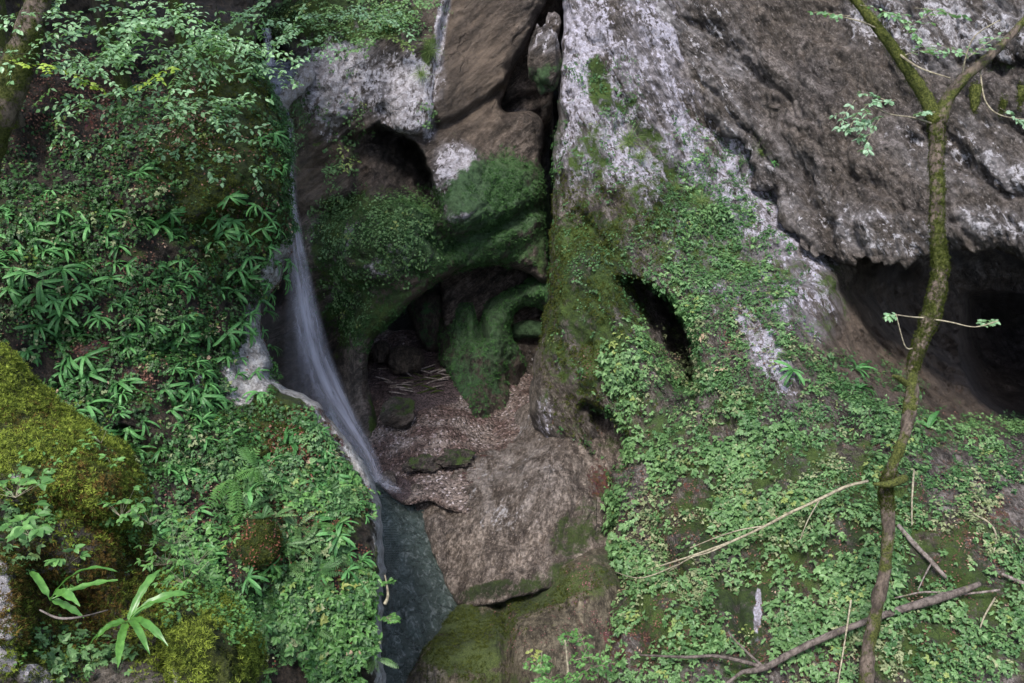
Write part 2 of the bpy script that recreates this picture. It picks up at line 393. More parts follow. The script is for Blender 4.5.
layer('back_wall', BW, bw_c, M_WALL, step=1.7, jit=1.6, rpx=16, rm=.7, skirt=3.2, feats=bw_f,
      disp=[D(.55,.22,35,2.2,7,.52), Dwhere(Dsteps(1.6,.10,35,2.5),[(455,100,60,70,0,1),(300,330,60,120,0,1)],True), Dwhere(D(2.5,.03,110,4,5,.6,True),[(480,60,60,90,0,1)]),
            Dwhere(D(1.8,.10,20,1,6,.6),[(400,240,60,50,0,1),(330,90,60,60,0,1),(480,200,60,60,0,.9),(520,110,30,40,0,1)])],
      moss=[(330,250,20,40,0,.9),(345,300,30,50,0,.9),(495,200,56,44,-20,1.1),(400,240,54,45,10,.95),(345,220,30,40,0,.75),(380,310,36,40,-40,.9),(470,250,80,24,-10,.9),(380,410,10,70,0,.9),(310,110,22,50,0,.5),
            (430,60,10,30,10,.6),(330,20,90,32,0,.8),(350,270,30,40,0,.7),(545,230,14,50,0,.8),(320,240,12,20,0,.8),(290,110,30,24,0,.5)],
      white=[(336,75,40,54,20,1.25),(408,92,30,46,20,1.35),(370,80,30,40,0,.9),(443,15,6,40,12,1.3),(436,70,6,55,8,1.3),(455,165,24,24,0,1.2),(465,210,24,15,-10,1.2),(476,184,14,8,30,1.1),(440,190,12,20,0,.8),(352,30,40,24,0,.7),(330,240,22,30,0,.7),(345,290,20,30,0,.6),(430,130,8,14,0,.9),(425,70,16,30,0,.9),(375,222,10,12,0,1.2),(400,258,40,14,-20,1.1),(355,235,16,12,0,1.),(390,70,18,26,20,.7),(330,130,20,16,0,.6)],
      extra=[(480,215,80,62,-10,1.1),(400,250,50,40,0,.5)], shadem=[(276,55,22,40,0,.85),(275,345,34,100,0,1),(325,400,16,90,0,.6),(395,165,36,30,40,.45)], brown=[(315,150,32,64,0,1),(350,130,16,60,0,.5),(470,60,50,90,0,.8),(420,280,60,14,-30,.7)])  # shade mask darkens the rock colour behind the falls and in the hollow
# recess rock to the right of the brown slab, ends at the black crack
M_DEEP = rock_mat('deep_shade_rock', (.012, .010, .009), (.05, .042, .036), strata=35, wet=.15)  # wet finish; crack and cave shade darkened into the base colour
layer('recess_wall', [(440,-260),(640,-260),(575,-40),(563,30),(553,80),(551,130),(550,200),(552,250),(545,330),(440,330)],
      [(500,-200,22.4),(540,0,23),(520,100,22.6),(545,60,23.4),(490,100,23.3),(549,150,25),(500,250,24),(550,300,24)], M_WALL, step=2.2, jit=2, rpx=14, rm=.8,
      feats=[('line',[(500,120),(520,100),(545,95)],6,.3)], disp=[D(.8,.3,60,1.6,7,.55)],
      moss=[(540,230,30,60,0,.8)], white=[(512,122,22,12,-30,.62)])
# closed rock mass deep behind the crack and the cave
def deep():
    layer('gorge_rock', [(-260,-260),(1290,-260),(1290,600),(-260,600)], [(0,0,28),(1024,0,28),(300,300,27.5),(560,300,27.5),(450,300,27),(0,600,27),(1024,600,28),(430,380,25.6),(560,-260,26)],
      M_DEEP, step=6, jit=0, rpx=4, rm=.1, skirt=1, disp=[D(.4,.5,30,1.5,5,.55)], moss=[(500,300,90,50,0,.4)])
deep()
# ------------------------------------------------------------------ inside the cave
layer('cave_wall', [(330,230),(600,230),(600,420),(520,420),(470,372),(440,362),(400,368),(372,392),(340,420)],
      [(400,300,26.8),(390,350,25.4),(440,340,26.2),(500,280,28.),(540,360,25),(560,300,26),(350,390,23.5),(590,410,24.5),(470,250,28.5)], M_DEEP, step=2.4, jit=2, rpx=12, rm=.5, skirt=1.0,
      feats=[('blob',(395,330,22,20,0),.8),('blob',(470,290,50,18,-10),.8)], disp=[D(.9,.3,20,1,6,.55)], moss=[(410,300,40,24,0,.55),(540,310,24,20,0,.9)], extra=[(470,290,120,90,0,1)], shadem=[(470,280,110,40,0,1.)])  # darkness of the cave top is put into the rock colour
M_PILLAR = rock_mat('mossy_pillar_rock', (.040, .030, .022), (.15, .12, .095), strata=80, moss_up=.0, moss1=(.012, .038, .012), moss2=(.05, .14, .05), litter=(.12,.08,.05))
layer('cave_side_pillar', [(408,288),(450,286),(451,322),(444,350),(436,356),(424,350),(414,330),(406,308)],
      [(425,310,23.8),(440,340,24),(410,300,24.2),(450,300,24.3)], M_PILLAR, step=1.7, jit=1.5, rpx=16, rm=.6, skirt=1.6, disp=[D(1.4,.14,80,2,5,.5)], moss=[(430,315,26,40,0,.62)], litter=[(424,330,8,14,0,.5)], extra=[(430,315,60,60,0,.3)])
layer('cave_pillar', [(562,266),(535,276),(508,290),(484,297),(462,294),(446,300),(440,322),(437,346),(446,372),(456,396),(463,414),(476,422),(498,424),(517,416),(527,392),(530,372),(522,352),(512,344),(508,326),(514,311),(530,306),(566,318)],
      [(470,310,23.),(490,350,22.2),(480,400,21.7),(490,418,21.5),(450,330,23.2),(520,290,22.7),(555,290,22.2),(520,380,23),(495,300,22.8)], M_PILLAR, step=1.6, jit=3, rpx=20, rm=.9, skirt=1.8,
      feats=[('line',[(481,292),(479,312),(481,338)],6,.9),('blob',(492,322,9,12,0),-.15),('line',[(466,330),(462,370),(466,410)],7,.25)],
      disp=[D(1.3,.16,80,1.6,6,.55), D(4,.05,80,1.2,6,.6,True)], moss=[(500,310,70,60,0,1.1),(475,370,40,40,0,.85),(485,410,36,18,0,.6)], extra=[(500,330,80,60,0,1),(470,340,60,60,0,.8)], litter=[(479,325,6,14,0,.6),(492,400,20,20,0,.3)])
layer('cave_pillar_foot', [(505,318),(560,312),(560,420),(540,412),(518,418),(512,380),(506,345)],
      [(520,335,23.6),(540,335,23.5),(530,380,23.6),(545,400,22.6)], M_PILLAR, step=1.7, jit=1.5, rpx=12, rm=.5, skirt=1.2,
      feats=[('line',[(505,342),(540,342)],5,.35)], disp=[D(1.6,.14,30,1.6,6,.55)], moss=[(527,329,22,11,0,1.2)], extra=[(527,329,30,20,0,1)], white=[(525,362,14,20,0,.5)])

# ------------------------------------------------------------------ gravel and washed rock
M_GRAVEL = None
def gravel_mat():
    t = NT('gravel'); co = t.coord()
    vo = t.n('ShaderNodeTexVoronoi'); t.put(vo.inputs['Vector'], co); vo.inputs['Scale'].default_value = 22.
    sp = t.n('ShaderNodeSeparateColor'); t.L(vo.outputs['Color'], sp.inputs[0])
    col = t.mix(sp.outputs[0], (.045, .034, .029), (.27, .215, .19)); col = t.mix(t.map(sp.outputs[1], .86, .95), col, (.42, .36, .36))
    col = t.mix(t.map(t.noise(co, 1.4, 6), .4, .62), t.mix(1., col, (.45, .36, .34), 'MULTIPLY'), col)
    lf = t.attr('mask')[2]
    col = t.mix(t.map(t.math('ADD', t.math('MULTIPLY', lf, .5), t.math('SUBTRACT', t.noise(co, 3, 8, .7), .5)), .2, .32), col, t.mix(sp.outputs[2], (.018, .012, .012), (.10, .07, .07)))
    h = t.math('MULTIPLY', vo.outputs['Distance'], -1.)
    return t.done(t.bsdf(col, .75, .3, t.bump(h, 1., .05, t.bump(t.noise(co, 12., 8, .7), .8, .05))).outputs[0])
M_GRAVEL = gravel_mat()
layer('gravel', [(352,330),(560,330),(570,420),(548,440),(520,500),(470,520),(430,500),(405,505),(392,498),(372,470),(362,420)],
      [(430,362,23.9),(400,372,23.4),(480,380,22.9),(500,400,22.4),(500,418,21.8),(420,400,21.9),(400,430,20.9),(460,430,20.8),(520,420,21.5),(400,480,19.7),(440,480,19.5),(550,430,20.6),(380,400,22.2),(384,470,20.1),(540,380,23.3)],
      M_GRAVEL, step=1.8, jit=2, rpx=6, rm=.2, skirt=.6, disp=[D(1.2,.10,0,1,6,.55), D(9,.035,0,1,3,.6)], litter=[(425,375,60,34,-10,1.),(395,490,16,14,0,1.2)])
layer('washed_rock', [(402,489),(418,470),(440,453),(468,446),(500,425),(522,404),(545,396),(600,396),(660,440),(660,575),(600,575),(560,586),(520,596),(480,606),(458,606),(448,588),(436,560),(425,532),(412,510)],
      [(415,488,19.75),(425,470,20.05),(440,540,18.2),(455,595,17.0),(445,452,20.6),(470,446,20.75),(500,427,22.0),(520,412,21.6),(480,475,19.5),(500,500,18.4),(560,430,19.4),(540,470,18.3),(600,480,18.2),(520,530,17.2),(580,540,16.9),(480,585,16.6),(600,570,16.4),(640,450,19)],
      M_WASH, step=1.6, jit=2, rpx=14, rm=.25, skirt=1.5,
      feats=[('line',[(452,500),(446,540),(456,570)],9,.18),('line',[(470,606),(500,575),(530,560)],9,.15),('blob',(520,470,50,40,-30),-.2),('line',[(585,470),(575,500),(560,560)],7,.12)],
      disp=[D(.8,.16,82,2.5,7,.55), D(2.6,.07,82,4,6,.66,True)], moss=[(575,530,24,34,30,.9),(560,575,40,14,-20,.9),(500,590,50,10,-10,.9),(600,520,14,40,0,.7),(430,462,22,4,-10,.9),(610,445,20,12,20,.7)], white=[(510,470,60,70,0,.55)], litter=[(600,485,13,26,-8,1.2),(440,470,40,16,0,.8),(500,450,30,20,0,.6)])
layer('mossy_ledge', [(392,760),(394,700),(402,684),(424,654),(444,622),(462,602),(482,589),(520,583),(560,566),(602,545),(650,520),(760,540),(760,830),(392,830)],
      [(410,683,15.1),(440,640,15.8),(465,608,16.65),(480,594,16.75),(520,588,16.75),(520,606,16.2),(600,550,16.4),(600,570,15.8),(500,650,15.2),(505,690,14.9),(540,640,14.9),(560,683,14.3),(620,620,15.5),(620,690,15.0),(720,600,17.5),(700,740,16.5),(650,520,18.5),(450,700,14.9),(400,800,14)],
      M_LEDGE, step=1.7, jit=3, rpx=12, rm=.25, skirt=1.4,
      feats=[('line',[(492,598),(507,618),(506,650),(512,700)],6,.38),('blob',(540,640,34,50,0),-.25),('line',[(560,600),(575,640),(590,690)],10,.12)],
      disp=[D(.9,.12,80,2.,6,.5), D(5,.02,85,3.,4,.6,True)], moss=[(470,640,50,42,-30,1.1),(540,592,60,18,-15,1.1),(500,690,50,24,0,.8),(600,575,34,24,-20,.8),(560,640,40,44,0,.38)],
      litter=[(582,595,11,26,15,.85),(590,625,10,16,10,.75),(640,640,50,30,0,.9)], white=[(430,672,18,16,-30,.5)])

# ------------------------------------------------------------------ right wall, slope and recess
RB = [(600,-260),(572,-60),(562,0),(562,40),(560,75),(556,110),(554,150),(553,200),(550,250),(546,305),(538,345),(532,370),(529,398),(531,425),(545,443),(570,452),(598,464),(613,480),(612,520),(610,560),(616,590),(606,630),(596,670),(588,760),(586,830),(1290,830),(1290,-260)]
rb_c = [(562,0,20),(556,100,19.9),(556,200,19.6),(545,330,19.3),(532,400,19.2),(570,440,18.8),(612,480,17.4),(615,560,16.1),(600,683,14.6),(590,300,18.4),(620,200,18.9),(620,100,19.4),(650,0,19.8),(700,150,19.9),
        (680,250,18.8),(760,260,18.5),(820,300,17.8),(640,400,17.4),(700,420,16.7),(800,400,16.0),(860,430,15.8),(900,440,15.6),(860,340,18.2),(900,300,20),(1000,340,20.5),(1024,440,16.5),(900,500,14.7),(1024,520,14.5),
        (700,520,15.7),(650,600,15.0),(760,600,14.2),(900,600,13.5),(1024,620,13.2),(760,690,13.2),(900,700,12.7),(1024,700,12.5),(1290,700,12.5),(1290,300,20),(1000,0,22),(1290,-260,22),(800,0,21.5),(700,830,12.4),(1290,830,11),(600,-260,20)]
rb_f = [('under',[(612,268),(640,276),(672,296),(690,316),(696,345),(704,374),(696,394),(672,394),(646,372),(626,334),(612,300)],4.6,8,(.88,-.4),1.6),
        ('blob',(655,320,40,16,50),.5),
        ('under',[(578,396),(604,406),(622,422),(629,447),(624,474),(606,474),(588,452),(576,427)],3.2,6,(.9,-.3),1.3),
        ('line',[(534,420),(540,440),(548,448)],4,.35),
        ('line',[(575,215),(600,240),(625,262),(640,285)],8,.28),('blob',(585,340,36,60,10),-.35),('blob',(640,400,40,40,0),.25),
        ('line',[(560,0),(600,60),(640,130),(690,200),(740,260)],14,.18),
        ('line',[(640,505),(665,560),(690,610)],7,.22),('line',[(660,540),(700,600),(712,640)],6,.28),('line',[(735,590),(742,650)],5,.2),
        ('hole',[(826,290),(846,272),(900,250),(1290,240),(1290,436),(1010,438),(960,436),(925,420),(900,392),(868,352)],2.4,60),
        ('hole',[(962,292),(1290,288),(1290,432),(1010,434),(972,400),(958,350)],5,26),
        ('blob',(590,420,50,20,-10),-.15),('line',[(610,600),(640,560),(660,590)],8,.12)]
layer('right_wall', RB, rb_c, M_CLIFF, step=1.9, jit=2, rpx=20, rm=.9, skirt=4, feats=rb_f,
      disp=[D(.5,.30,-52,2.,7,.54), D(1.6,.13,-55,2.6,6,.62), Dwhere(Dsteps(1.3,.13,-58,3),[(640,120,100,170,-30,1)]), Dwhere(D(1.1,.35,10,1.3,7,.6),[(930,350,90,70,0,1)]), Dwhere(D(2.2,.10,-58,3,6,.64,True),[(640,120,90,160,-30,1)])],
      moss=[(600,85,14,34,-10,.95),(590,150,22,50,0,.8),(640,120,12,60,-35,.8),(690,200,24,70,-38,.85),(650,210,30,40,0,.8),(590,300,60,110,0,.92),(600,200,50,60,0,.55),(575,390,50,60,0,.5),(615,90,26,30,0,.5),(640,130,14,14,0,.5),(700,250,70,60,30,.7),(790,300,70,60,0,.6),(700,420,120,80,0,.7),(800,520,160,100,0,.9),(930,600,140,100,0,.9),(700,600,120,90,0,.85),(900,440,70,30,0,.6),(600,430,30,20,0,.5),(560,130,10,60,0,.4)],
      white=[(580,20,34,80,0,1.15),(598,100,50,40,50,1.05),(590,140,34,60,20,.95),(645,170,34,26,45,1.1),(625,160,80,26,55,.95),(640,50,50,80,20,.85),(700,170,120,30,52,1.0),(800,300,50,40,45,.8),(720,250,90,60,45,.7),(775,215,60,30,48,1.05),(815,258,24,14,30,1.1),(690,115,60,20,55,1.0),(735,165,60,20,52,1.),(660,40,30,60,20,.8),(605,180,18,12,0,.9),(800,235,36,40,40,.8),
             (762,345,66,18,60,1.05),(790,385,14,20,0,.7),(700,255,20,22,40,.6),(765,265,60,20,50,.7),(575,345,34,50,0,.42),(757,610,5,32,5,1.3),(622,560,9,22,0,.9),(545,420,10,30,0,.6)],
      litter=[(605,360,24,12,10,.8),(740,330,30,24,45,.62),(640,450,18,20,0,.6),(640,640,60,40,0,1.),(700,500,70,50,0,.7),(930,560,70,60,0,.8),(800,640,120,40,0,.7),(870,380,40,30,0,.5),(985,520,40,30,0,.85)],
      extra=[(640,400,60,60,0,.3)], brown=[(900,340,80,70,0,.8),(960,400,60,40,0,.6),(575,300,40,100,0,.25)], shadem=[(1060,360,110,90,0,.9),(985,385,120,60,0,.95),(900,340,70,60,0,.7)])  # shade of the recess and its chamber painted into the rock colour
OH = [(590,-260),(612,-40),(640,40),(690,95),(745,160),(780,215),(812,252),(834,268),(858,258),(878,262),(905,272),(930,264),(958,250),(990,248),(1024,260),(1100,270),(1290,290),(1290,-260)]
layer('overhanging_cliff', OH, [(620,0,19.9),(700,95,19.75),(760,180,19.3),(800,230,18.6),(834,262,17.9),(900,258,17.0),(960,245,16.8),(1024,255,16.2),(850,130,18),(950,120,17),(1024,0,16.6),(800,0,19.2),(1024,150,16.4),(1290,0,15),(1290,280,15),(1290,-260,16),(600,-260,20.2),(900,0,18)],
      M_OVER, step=1.8, jit=9, rpx=26, rm=.3, skirt=3.6,
      feats=[('line',[(960,62),(990,70),(1030,64)],7,.22),('line',[(700,30),(760,90),(800,160),(830,230)],18,.2),('line',[(930,140),(980,180),(1030,200)],12,.25),('line',[(870,20),(900,90)],12,.2),('blob',(880,250,60,16,0),.15)],
      disp=[D(.6,.30,-45,1.6,7,.56), D(2.0,.06,-40,1.5,7,.70), Dsteps(.8,.22,-38,2.6), Dsteps(2.1,.08,-60,2.4), D(3.,.035,-55,2.8,6,.66,True)],
      moss=[(700,170,30,40,50,.35),(990,66,40,7,0,.6),(740,50,30,90,-30,.12)],
      white=[(700,60,60,110,-20,.62),(790,190,40,90,-50,.55),(880,20,44,36,0,.8),(950,30,60,44,0,.9),(1000,20,40,50,0,.8),(930,45,30,30,0,.8),(1005,170,40,18,30,.8),(985,125,40,14,20,.55),(700,70,60,60,40,.5),(885,235,80,24,10,.7),(1000,225,50,20,10,.8),(960,160,90,40,20,.55),(660,30,30,60,20,.8)],
      extra=[])
# chockstone in the crack
# ------------------------------------------------------------------ left slope
LS = [(-260,-260),(250,-260),(250,-60),(252,0),(255,40),(259,72),(270,94),(281,120),(288,150),(290,190),(291,235),(288,262),(283,276),(272,292),(263,303),(262,330),(268,352),(271,378),(284,388),(300,392),(318,402),(334,425),(352,448),(370,476),(384,505),(386,545),(383,600),(379,640),(385,683),(390,760),(392,830),(-260,830)]
ls_c = [(262,70,15),(285,130,14.7),(290,190,14.5),(285,260,14.2),(262,320,14.1),(270,380,13.9),(330,420,13.6),(370,480,13.3),(386,560,12.9),(383,683,12.6),(388,830,12),(150,100,13.6),(0,100,13),(150,250,13.0),(0,250,12.4),(200,330,13.3),(150,400,12.6),(0,400,12),
        (250,450,12.8),(150,550,12),(300,600,12.2),(200,683,11.6),(0,683,11.2),(0,-260,15),(250,-260,17),(-260,300,11.5),(-260,-260,14),(-260,830,11),(150,830,11),(130,0,14.8),(240,0,16)]
ls_f = [('blob',(257,548,20,34,8),-.34),('blob',(262,526,18,12,0),-.12),('line',[(240,560),(280,575)],9,.2),('blob',(120,120,80,50,10),.4),('blob',(215,60,50,40,0),-.2),('line',[(60,330),(140,350),(210,345)],10,.2),('line',[(100,210),(190,230),(250,215)],9,.15),('line',[(240,290),(250,340),(236,400)],10,.15),
        ('line',[(120,440),(190,470),(240,480)],12,.22)]
layer('fern_slope', LS, ls_c, M_SLOPE, step=1.9, jit=3, rpx=22, rm=1.0, skirt=4.5, feats=ls_f, ewhite=(1.6, 20, 385),
      disp=[D(.6,.34,-20,1.3,6,.55), D(1.5,.14,-20,1.2,6,.6)],
      moss=[(235,90,70,60,20,.95),(215,180,80,70,0,.95),(235,250,50,60,0,.7),(280,180,14,90,0,.9),(270,430,60,50,0,.8),(258,545,24,30,0,1.3),(60,250,90,80,0,.5),(300,500,80,80,0,.6),(380,590,10,90,0,.7),(150,430,120,60,0,.45)],
      white=[(282,270,14,36,18,1.6),(262,350,18,56,0,1.5),(244,380,18,30,0,1.4),(268,318,12,24,0,1.6),(272,300,18,12,-40,1.6),(332,424,14,40,-36,1.5),(375,490,10,26,-14,1.),(384,640,7,60,0,.9),(205,380,20,10,0,.6),(216,263,8,8,0,1.),(276,150,9,30,0,.8),(268,80,6,30,0,.7)],
      litter=[(100,100,80,40,10,.8),(135,275,26,16,0,1.2),(95,345,24,18,0,1.2),(130,375,30,14,0,.8),(310,470,60,60,0,.75),(215,500,40,30,0,.8),(165,270,30,10,0,.7),(30,300,20,10,0,.7),(240,130,30,24,0,.5),(310,420,30,20,0,1.)])

# ------------------------------------------------------------------ water
def water_mat():
    t = NT('pool_water'); co = t.coord((0, 0, math.radians(20)), (1.6, .8, 1))
    n = t.noise(co, 2.6, 6, .62, .8); f = t.noise(co, 5., 7, .7, 1.2)
    foam = t.math('MULTIPLY', t.map(f, .50, .66), .32)
    col = t.mix(foam, (.055, .075, .066), (.42, .46, .45))
    b = t.bsdf(col, .08, .6, t.bump(n, 1., .35, t.bump(f, .8, .08)))
    return t.done(b.outputs[0])
def pool():
    g = []
    a = P(np.array([330, 520, 520, 330]), np.array([700, 700, 462, 462]), np.array([15., 15., 20.8, 20.8]))
    n = 130; u = np.linspace(-4.2, 1.2, n); v = np.linspace(9.5, 20.5, n * 2)
    X, Y = [q.ravel() for q in np.meshgrid(u, v)]
    Z = fbm(np.stack([X * 2.6, Y * 1.5, X * 0 + 2], 1), 4, .6) * .045
    V = np.stack([X, Y, Z], 1); idx = np.arange(len(X)).reshape(2 * n, n)
    q = np.stack([idx[:-1, :-1], idx[:-1, 1:], idx[1:, 1:], idx[1:, :-1]], -1).reshape(-1, 4)
    link('water', mk_mesh('water', V, q, None, water_mat()), kind='structure')
pool()
# ------------------------------------------------------------------ leaf / plant templates  (V, F quads, leaf tint)
def leaf(L, W, rows=3, droop=.5, fold=.15, prof=None, wav=0.):
    """a folded, arching leaf from the origin along +X"""
    t = np.linspace(0, 1, rows + 1); prof = prof or (lambda u: np.sin(np.pi * np.clip(u, .02, .985) ** .8) ** .9)
    a = -droop * t; dx = np.cos(a); dz = np.sin(a)
    x = np.concatenate([[0], np.cumsum((dx[1:] + dx[:-1]) / 2)]) * L / rows; z = np.concatenate([[0], np.cumsum((dz[1:] + dz[:-1]) / 2)]) * L / rows
    w = W / 2 * prof(t); V = []
    for k in range(rows + 1):
        wz = wav * math.sin(k * 2.1)
        V += [(x[k], w[k], z[k] + fold * w[k] + wz), (x[k], 0, z[k]), (x[k], -w[k], z[k] + fold * w[k] - wz)]
    F = []
    for k in range(rows):
        b = k * 3
        F += [(b, b + 1, b + 4, b + 3), (b + 1, b + 2, b + 5, b + 4)]
    return np.array(V, float), np.array(F)
def rotm(yaw=0, pitch=0, roll=0):
    cy, sy, cp, sp, cr, sr = math.cos(yaw), math.sin(yaw), math.cos(pitch), math.sin(pitch), math.cos(roll), math.sin(roll)
    return np.array([[cy, -sy, 0], [sy, cy, 0], [0, 0, 1]]) @ np.array([[cp, 0, -sp], [0, 1, 0], [sp, 0, cp]]) @ np.array([[1, 0, 0], [0, cr, -sr], [0, sr, cr]])
class TM:
    def __init__(s): s.V = []; s.F = []; s.T = []; s.n = 0
    def add(s, VF, M=None, off=(0, 0, 0), tint=.5):
        V, F = VF[0], VF[1]
        if M is not None: V = V @ M.T
        s.V.append(V + np.array(off)); s.F.append(F + s.n); s.T.append(np.full(len(V), tint)); s.n += len(V)
    def get(s): return np.concatenate(s.V), np.concatenate(s.F), np.concatenate(s.T)
def stemq(a, b, w):
    a = np.array(a, float); b = np.array(b, float); d = b - a; u = np.cross(d, [.3, .2, 1]); u = u / (np.linalg.norm(u) + 1e-9) * w
    v = np.cross(d, u); v = v / (np.linalg.norm(v) + 1e-9) * w
    V = np.array([a + u, a - u * .5 + v * .87, a - u * .5 - v * .87, b + u * .6, b - u * .3 + v * .5, b - u * .3 - v * .5])
    return V, np.array([[0, 1, 4, 3], [1, 2, 5, 4], [2, 0, 3, 5]])
R_ = np.random.default_rng(21)
def U(a, b): return R_.uniform(a, b)
def t_elder():       # three-parted leaf clump
    T = TM()
    for k in range(R_.integers(3, 6)):
        yaw = U(0, 6.28); r = U(.03, .09); h = U(.02, .09); c = np.array([math.cos(yaw) * r, math.sin(yaw) * r, h]); T.add(stemq((0, 0, -.04), c, .0016), tint=.3)
        tt = U(.2, .9)
        for a in (-1.15, 0, 1.15):
            s = U(.045, .068) * (1.1 if a == 0 else .9)
            T.add(leaf(s, s * .56, 3, U(.2, .8), .3), rotm(yaw + a + U(-.2, .2), U(-.2, .25), U(-.3, .3)), c, tt + U(-.12, .12))
    return T.get()
def t_small():       # low creeping leaves
    T = TM()
    for k in range(R_.integers(7, 12)):
        yaw = U(0, 6.28); r = U(.01, .1); s = U(.022, .042)
        T.add(leaf(s, s * .85, 2, U(0, .7), .2), rotm(U(0, 6.28), U(-.5, .5), U(-.4, .4)), (math.cos(yaw) * r, math.sin(yaw) * r, U(.0, .05)), U(.2, .9))
    return T.get()
def t_lobed():       # maple / cranesbill like palmate leaves
    T = TM()
    for k in range(R_.integers(3, 6)):
        yaw = U(0, 6.28); r = U(.02, .1); c = np.array([math.cos(yaw) * r, math.sin(yaw) * r, U(.02, .12)]); T.add(stemq((0, 0, -.04), c, .0016), tint=.3); tt = U(.2, .9)
        pit = U(-.3, .3); s = U(.03, .05)
        for a in (-1.5, -.75, 0, .75, 1.5): T.add(leaf(s * (1.1 - abs(a) * .2), s * .55, 2, .4, .2), rotm(yaw + a, pit * math.cos(a), 0), c, tt)
    return T.get()
def strap(L, W, droop, up): return leaf(L, W, 7, droop, .28, lambda u: np.where(u < .08, .45, np.clip((1.06 - u) * 5, .12, 1)) * (1 - .25 * (u - .5) ** 2), .0022)
def t_strap(n=None, L0=.3, hang=0.):
    T = TM()
    for k in range(n or R_.integers(6, 11)):
        yaw = U(-1.7, 1.7); L = L0 * U(.6, 1.1)
        T.add(strap(L, L * U(.11, .15), U(1.1, 2.1), 0), rotm(yaw, U(.35, 1.0), U(-.35, .35)), (0, 0, 0), U(.1, 1))
    return T.get()
def frondv(L, W, n=12):
    T = TM(); ts = np.linspace(.12, .98, n)
    def p(u): return np.array([L * u * (1 - .12 * u), 0, -L * .35 * u * u])
    for a, b in zip(ts[:-1], ts[1:]): T.add(stemq(p(a), p(b), .0018), tint=.4)
    T.add(stemq((0, 0, 0), p(.12), .002), tint=.4)
    for u in ts:
        w = W / 2 * (math.sin(math.pi * (1 - u) ** .75 * .95 + .05) * .9 + .1) + .004
        for s in (-1, 1): T.add(leaf(w, w * .34 + .003, 2, .4, .1), rotm(s * U(1.15, 1.35), -.1, 0), p(u), U(.3, .8))
    return T.get()
def t_fern(L0=.32):
    T = TM()
    for k in range(R_.integers(6, 10)):
        V, F, t = frondv(L0 * U(.7, 1.1), L0 * .34, 12); T.add((V, F), rotm(U(0, 6.28), U(.3, .9), U(-.2, .2)), (0, 0, 0), U(.3, .8))
    return T.get()
def t_grass(n=40, L=.16):
    T = TM()
    for k in range(n):
        l = L * U(.5, 1.2); T.add(leaf(l, .006, 3, U(.8, 2.2), 0, lambda u: 1.02 - u), rotm(U(0, 6.28), U(.5, 1.3), 0), (U(-.03, .03), U(-.03, .03), 0), U(0, 1))
    return T.get()
def t_moss():
    T = TM()
    for k in range(9):
        l = U(.008, .019); T.add(leaf(l, .0035, 1, U(.2, 1.2), 0, lambda u: 1.02 - u), rotm(U(0, 6.28), U(.3, 1.4), 0), (U(-.008, .008), U(-.008, .008), 0), U(0, 1))
    return T.get()
def t_leafbit():     # fallen leaves
    T = TM()
    for k in range(5):
        s = U(.03, .05); T.add(leaf(s, s * .6, 2, U(-.6, .6), .3), rotm(U(0, 6.28), U(-.4, .4), U(-.5, .5)), (U(-.08, .08), U(-.08, .08), U(.0, .02)), U(0, 1))
    return T.get()

def basis(up, yaw):
    """rotation matrices whose local Z is `up`"""
    up = up / np.linalg.norm(up, axis=1)[:, None]
    a = np.cross(up, np.tile([.12, .95, .3], (len(up), 1))); a /= np.linalg.norm(a, axis=1)[:, None] + 1e-9
    b = np.cross(up, a); c, s = np.cos(yaw)[:, None], np.sin(yaw)[:, None]
    x = a * c + b * s; y = np.cross(up, x)
    return np.stack([x, y, up], 2)
def bake(tpls, pos, up, scale, which=None, tv=.35):
    n = len(pos); M = basis(up, R_.uniform(0, 6.28, n)); sc = R_.uniform(scale[0], scale[1], n)
    which = R_.integers(0, len(tpls), n) if which is None else which
    it = R_.uniform(-tv, tv, n); rare = R_.uniform(0, 1, n)
    Vs, Fs, Ts, off = [], [], [], 0
    for k, (V, F, T) in enumerate(tpls):
        m = np.where(which == k)[0]
        if not len(m): continue
        W = np.einsum('nij,vj->nvi', M[m] * sc[m][:, None, None], V) + pos[m][:, None]
        Vs.append(W.reshape(-1, 3)); Fs.append((F[None] + (np.arange(len(m)) * len(V))[:, None, None] + off).reshape(-1, 4)); off += len(m) * len(V)
        Ts.append(np.stack([np.clip(T[None] + it[m][:, None], 0, 1).ravel(), np.repeat(rare[m], len(V)), np.zeros(len(m) * len(V))], 1))
    return np.concatenate(Vs), np.concatenate(Fs), np.concatenate(Ts)
def sample(lay, specs, n, spill=0., noise=.6, nsc=1.6, seed=0., box=None, flat=None, excl=(), gaps=False):
    L = LAY[lay]; w = blob(L['px'], L['py'], specs, .6) * L['inn']
    if gaps: w = w * (.04 + .96 * sstep(-.16, .06, perlin(L['V'] * 1.5 + 57.3) + .45 * perlin(L['V'] * 4.1 + 7.7)))
    if lay == 'fern_slope': w = w * np.where(L['py'] > 380, sstep(9, 22, L['ed'] + 8 * perlin(L['V'] * 3.)), 1)
    if len(excl): w = w * (1 - blob(L['px'], L['py'], excl, .3))
    w = w * sstep(.5 - noise * .5, .5 + noise * .5, .5 + (perlin(L['V'] * nsc + seed) + .5 * perlin(L['V'] * nsc * 2.7 + seed)) * .8 + .12)
    w = w * (L['px'] > -40) * (L['px'] < 1064) * (L['py'] > -40) * (L['py'] < 723) * np.clip(L['ar'], 0, np.percentile(L['ar'], 97))
    if flat is not None: w = w * sstep(flat[0], flat[1], L['N'][:, 2])
    k = R_.choice(len(w), n, p=w / w.sum()); j = R_.normal(0, .012, (n, 3))
    return L['V'][k] + j, L['N'][k], L['px'][k], L['py'][k]
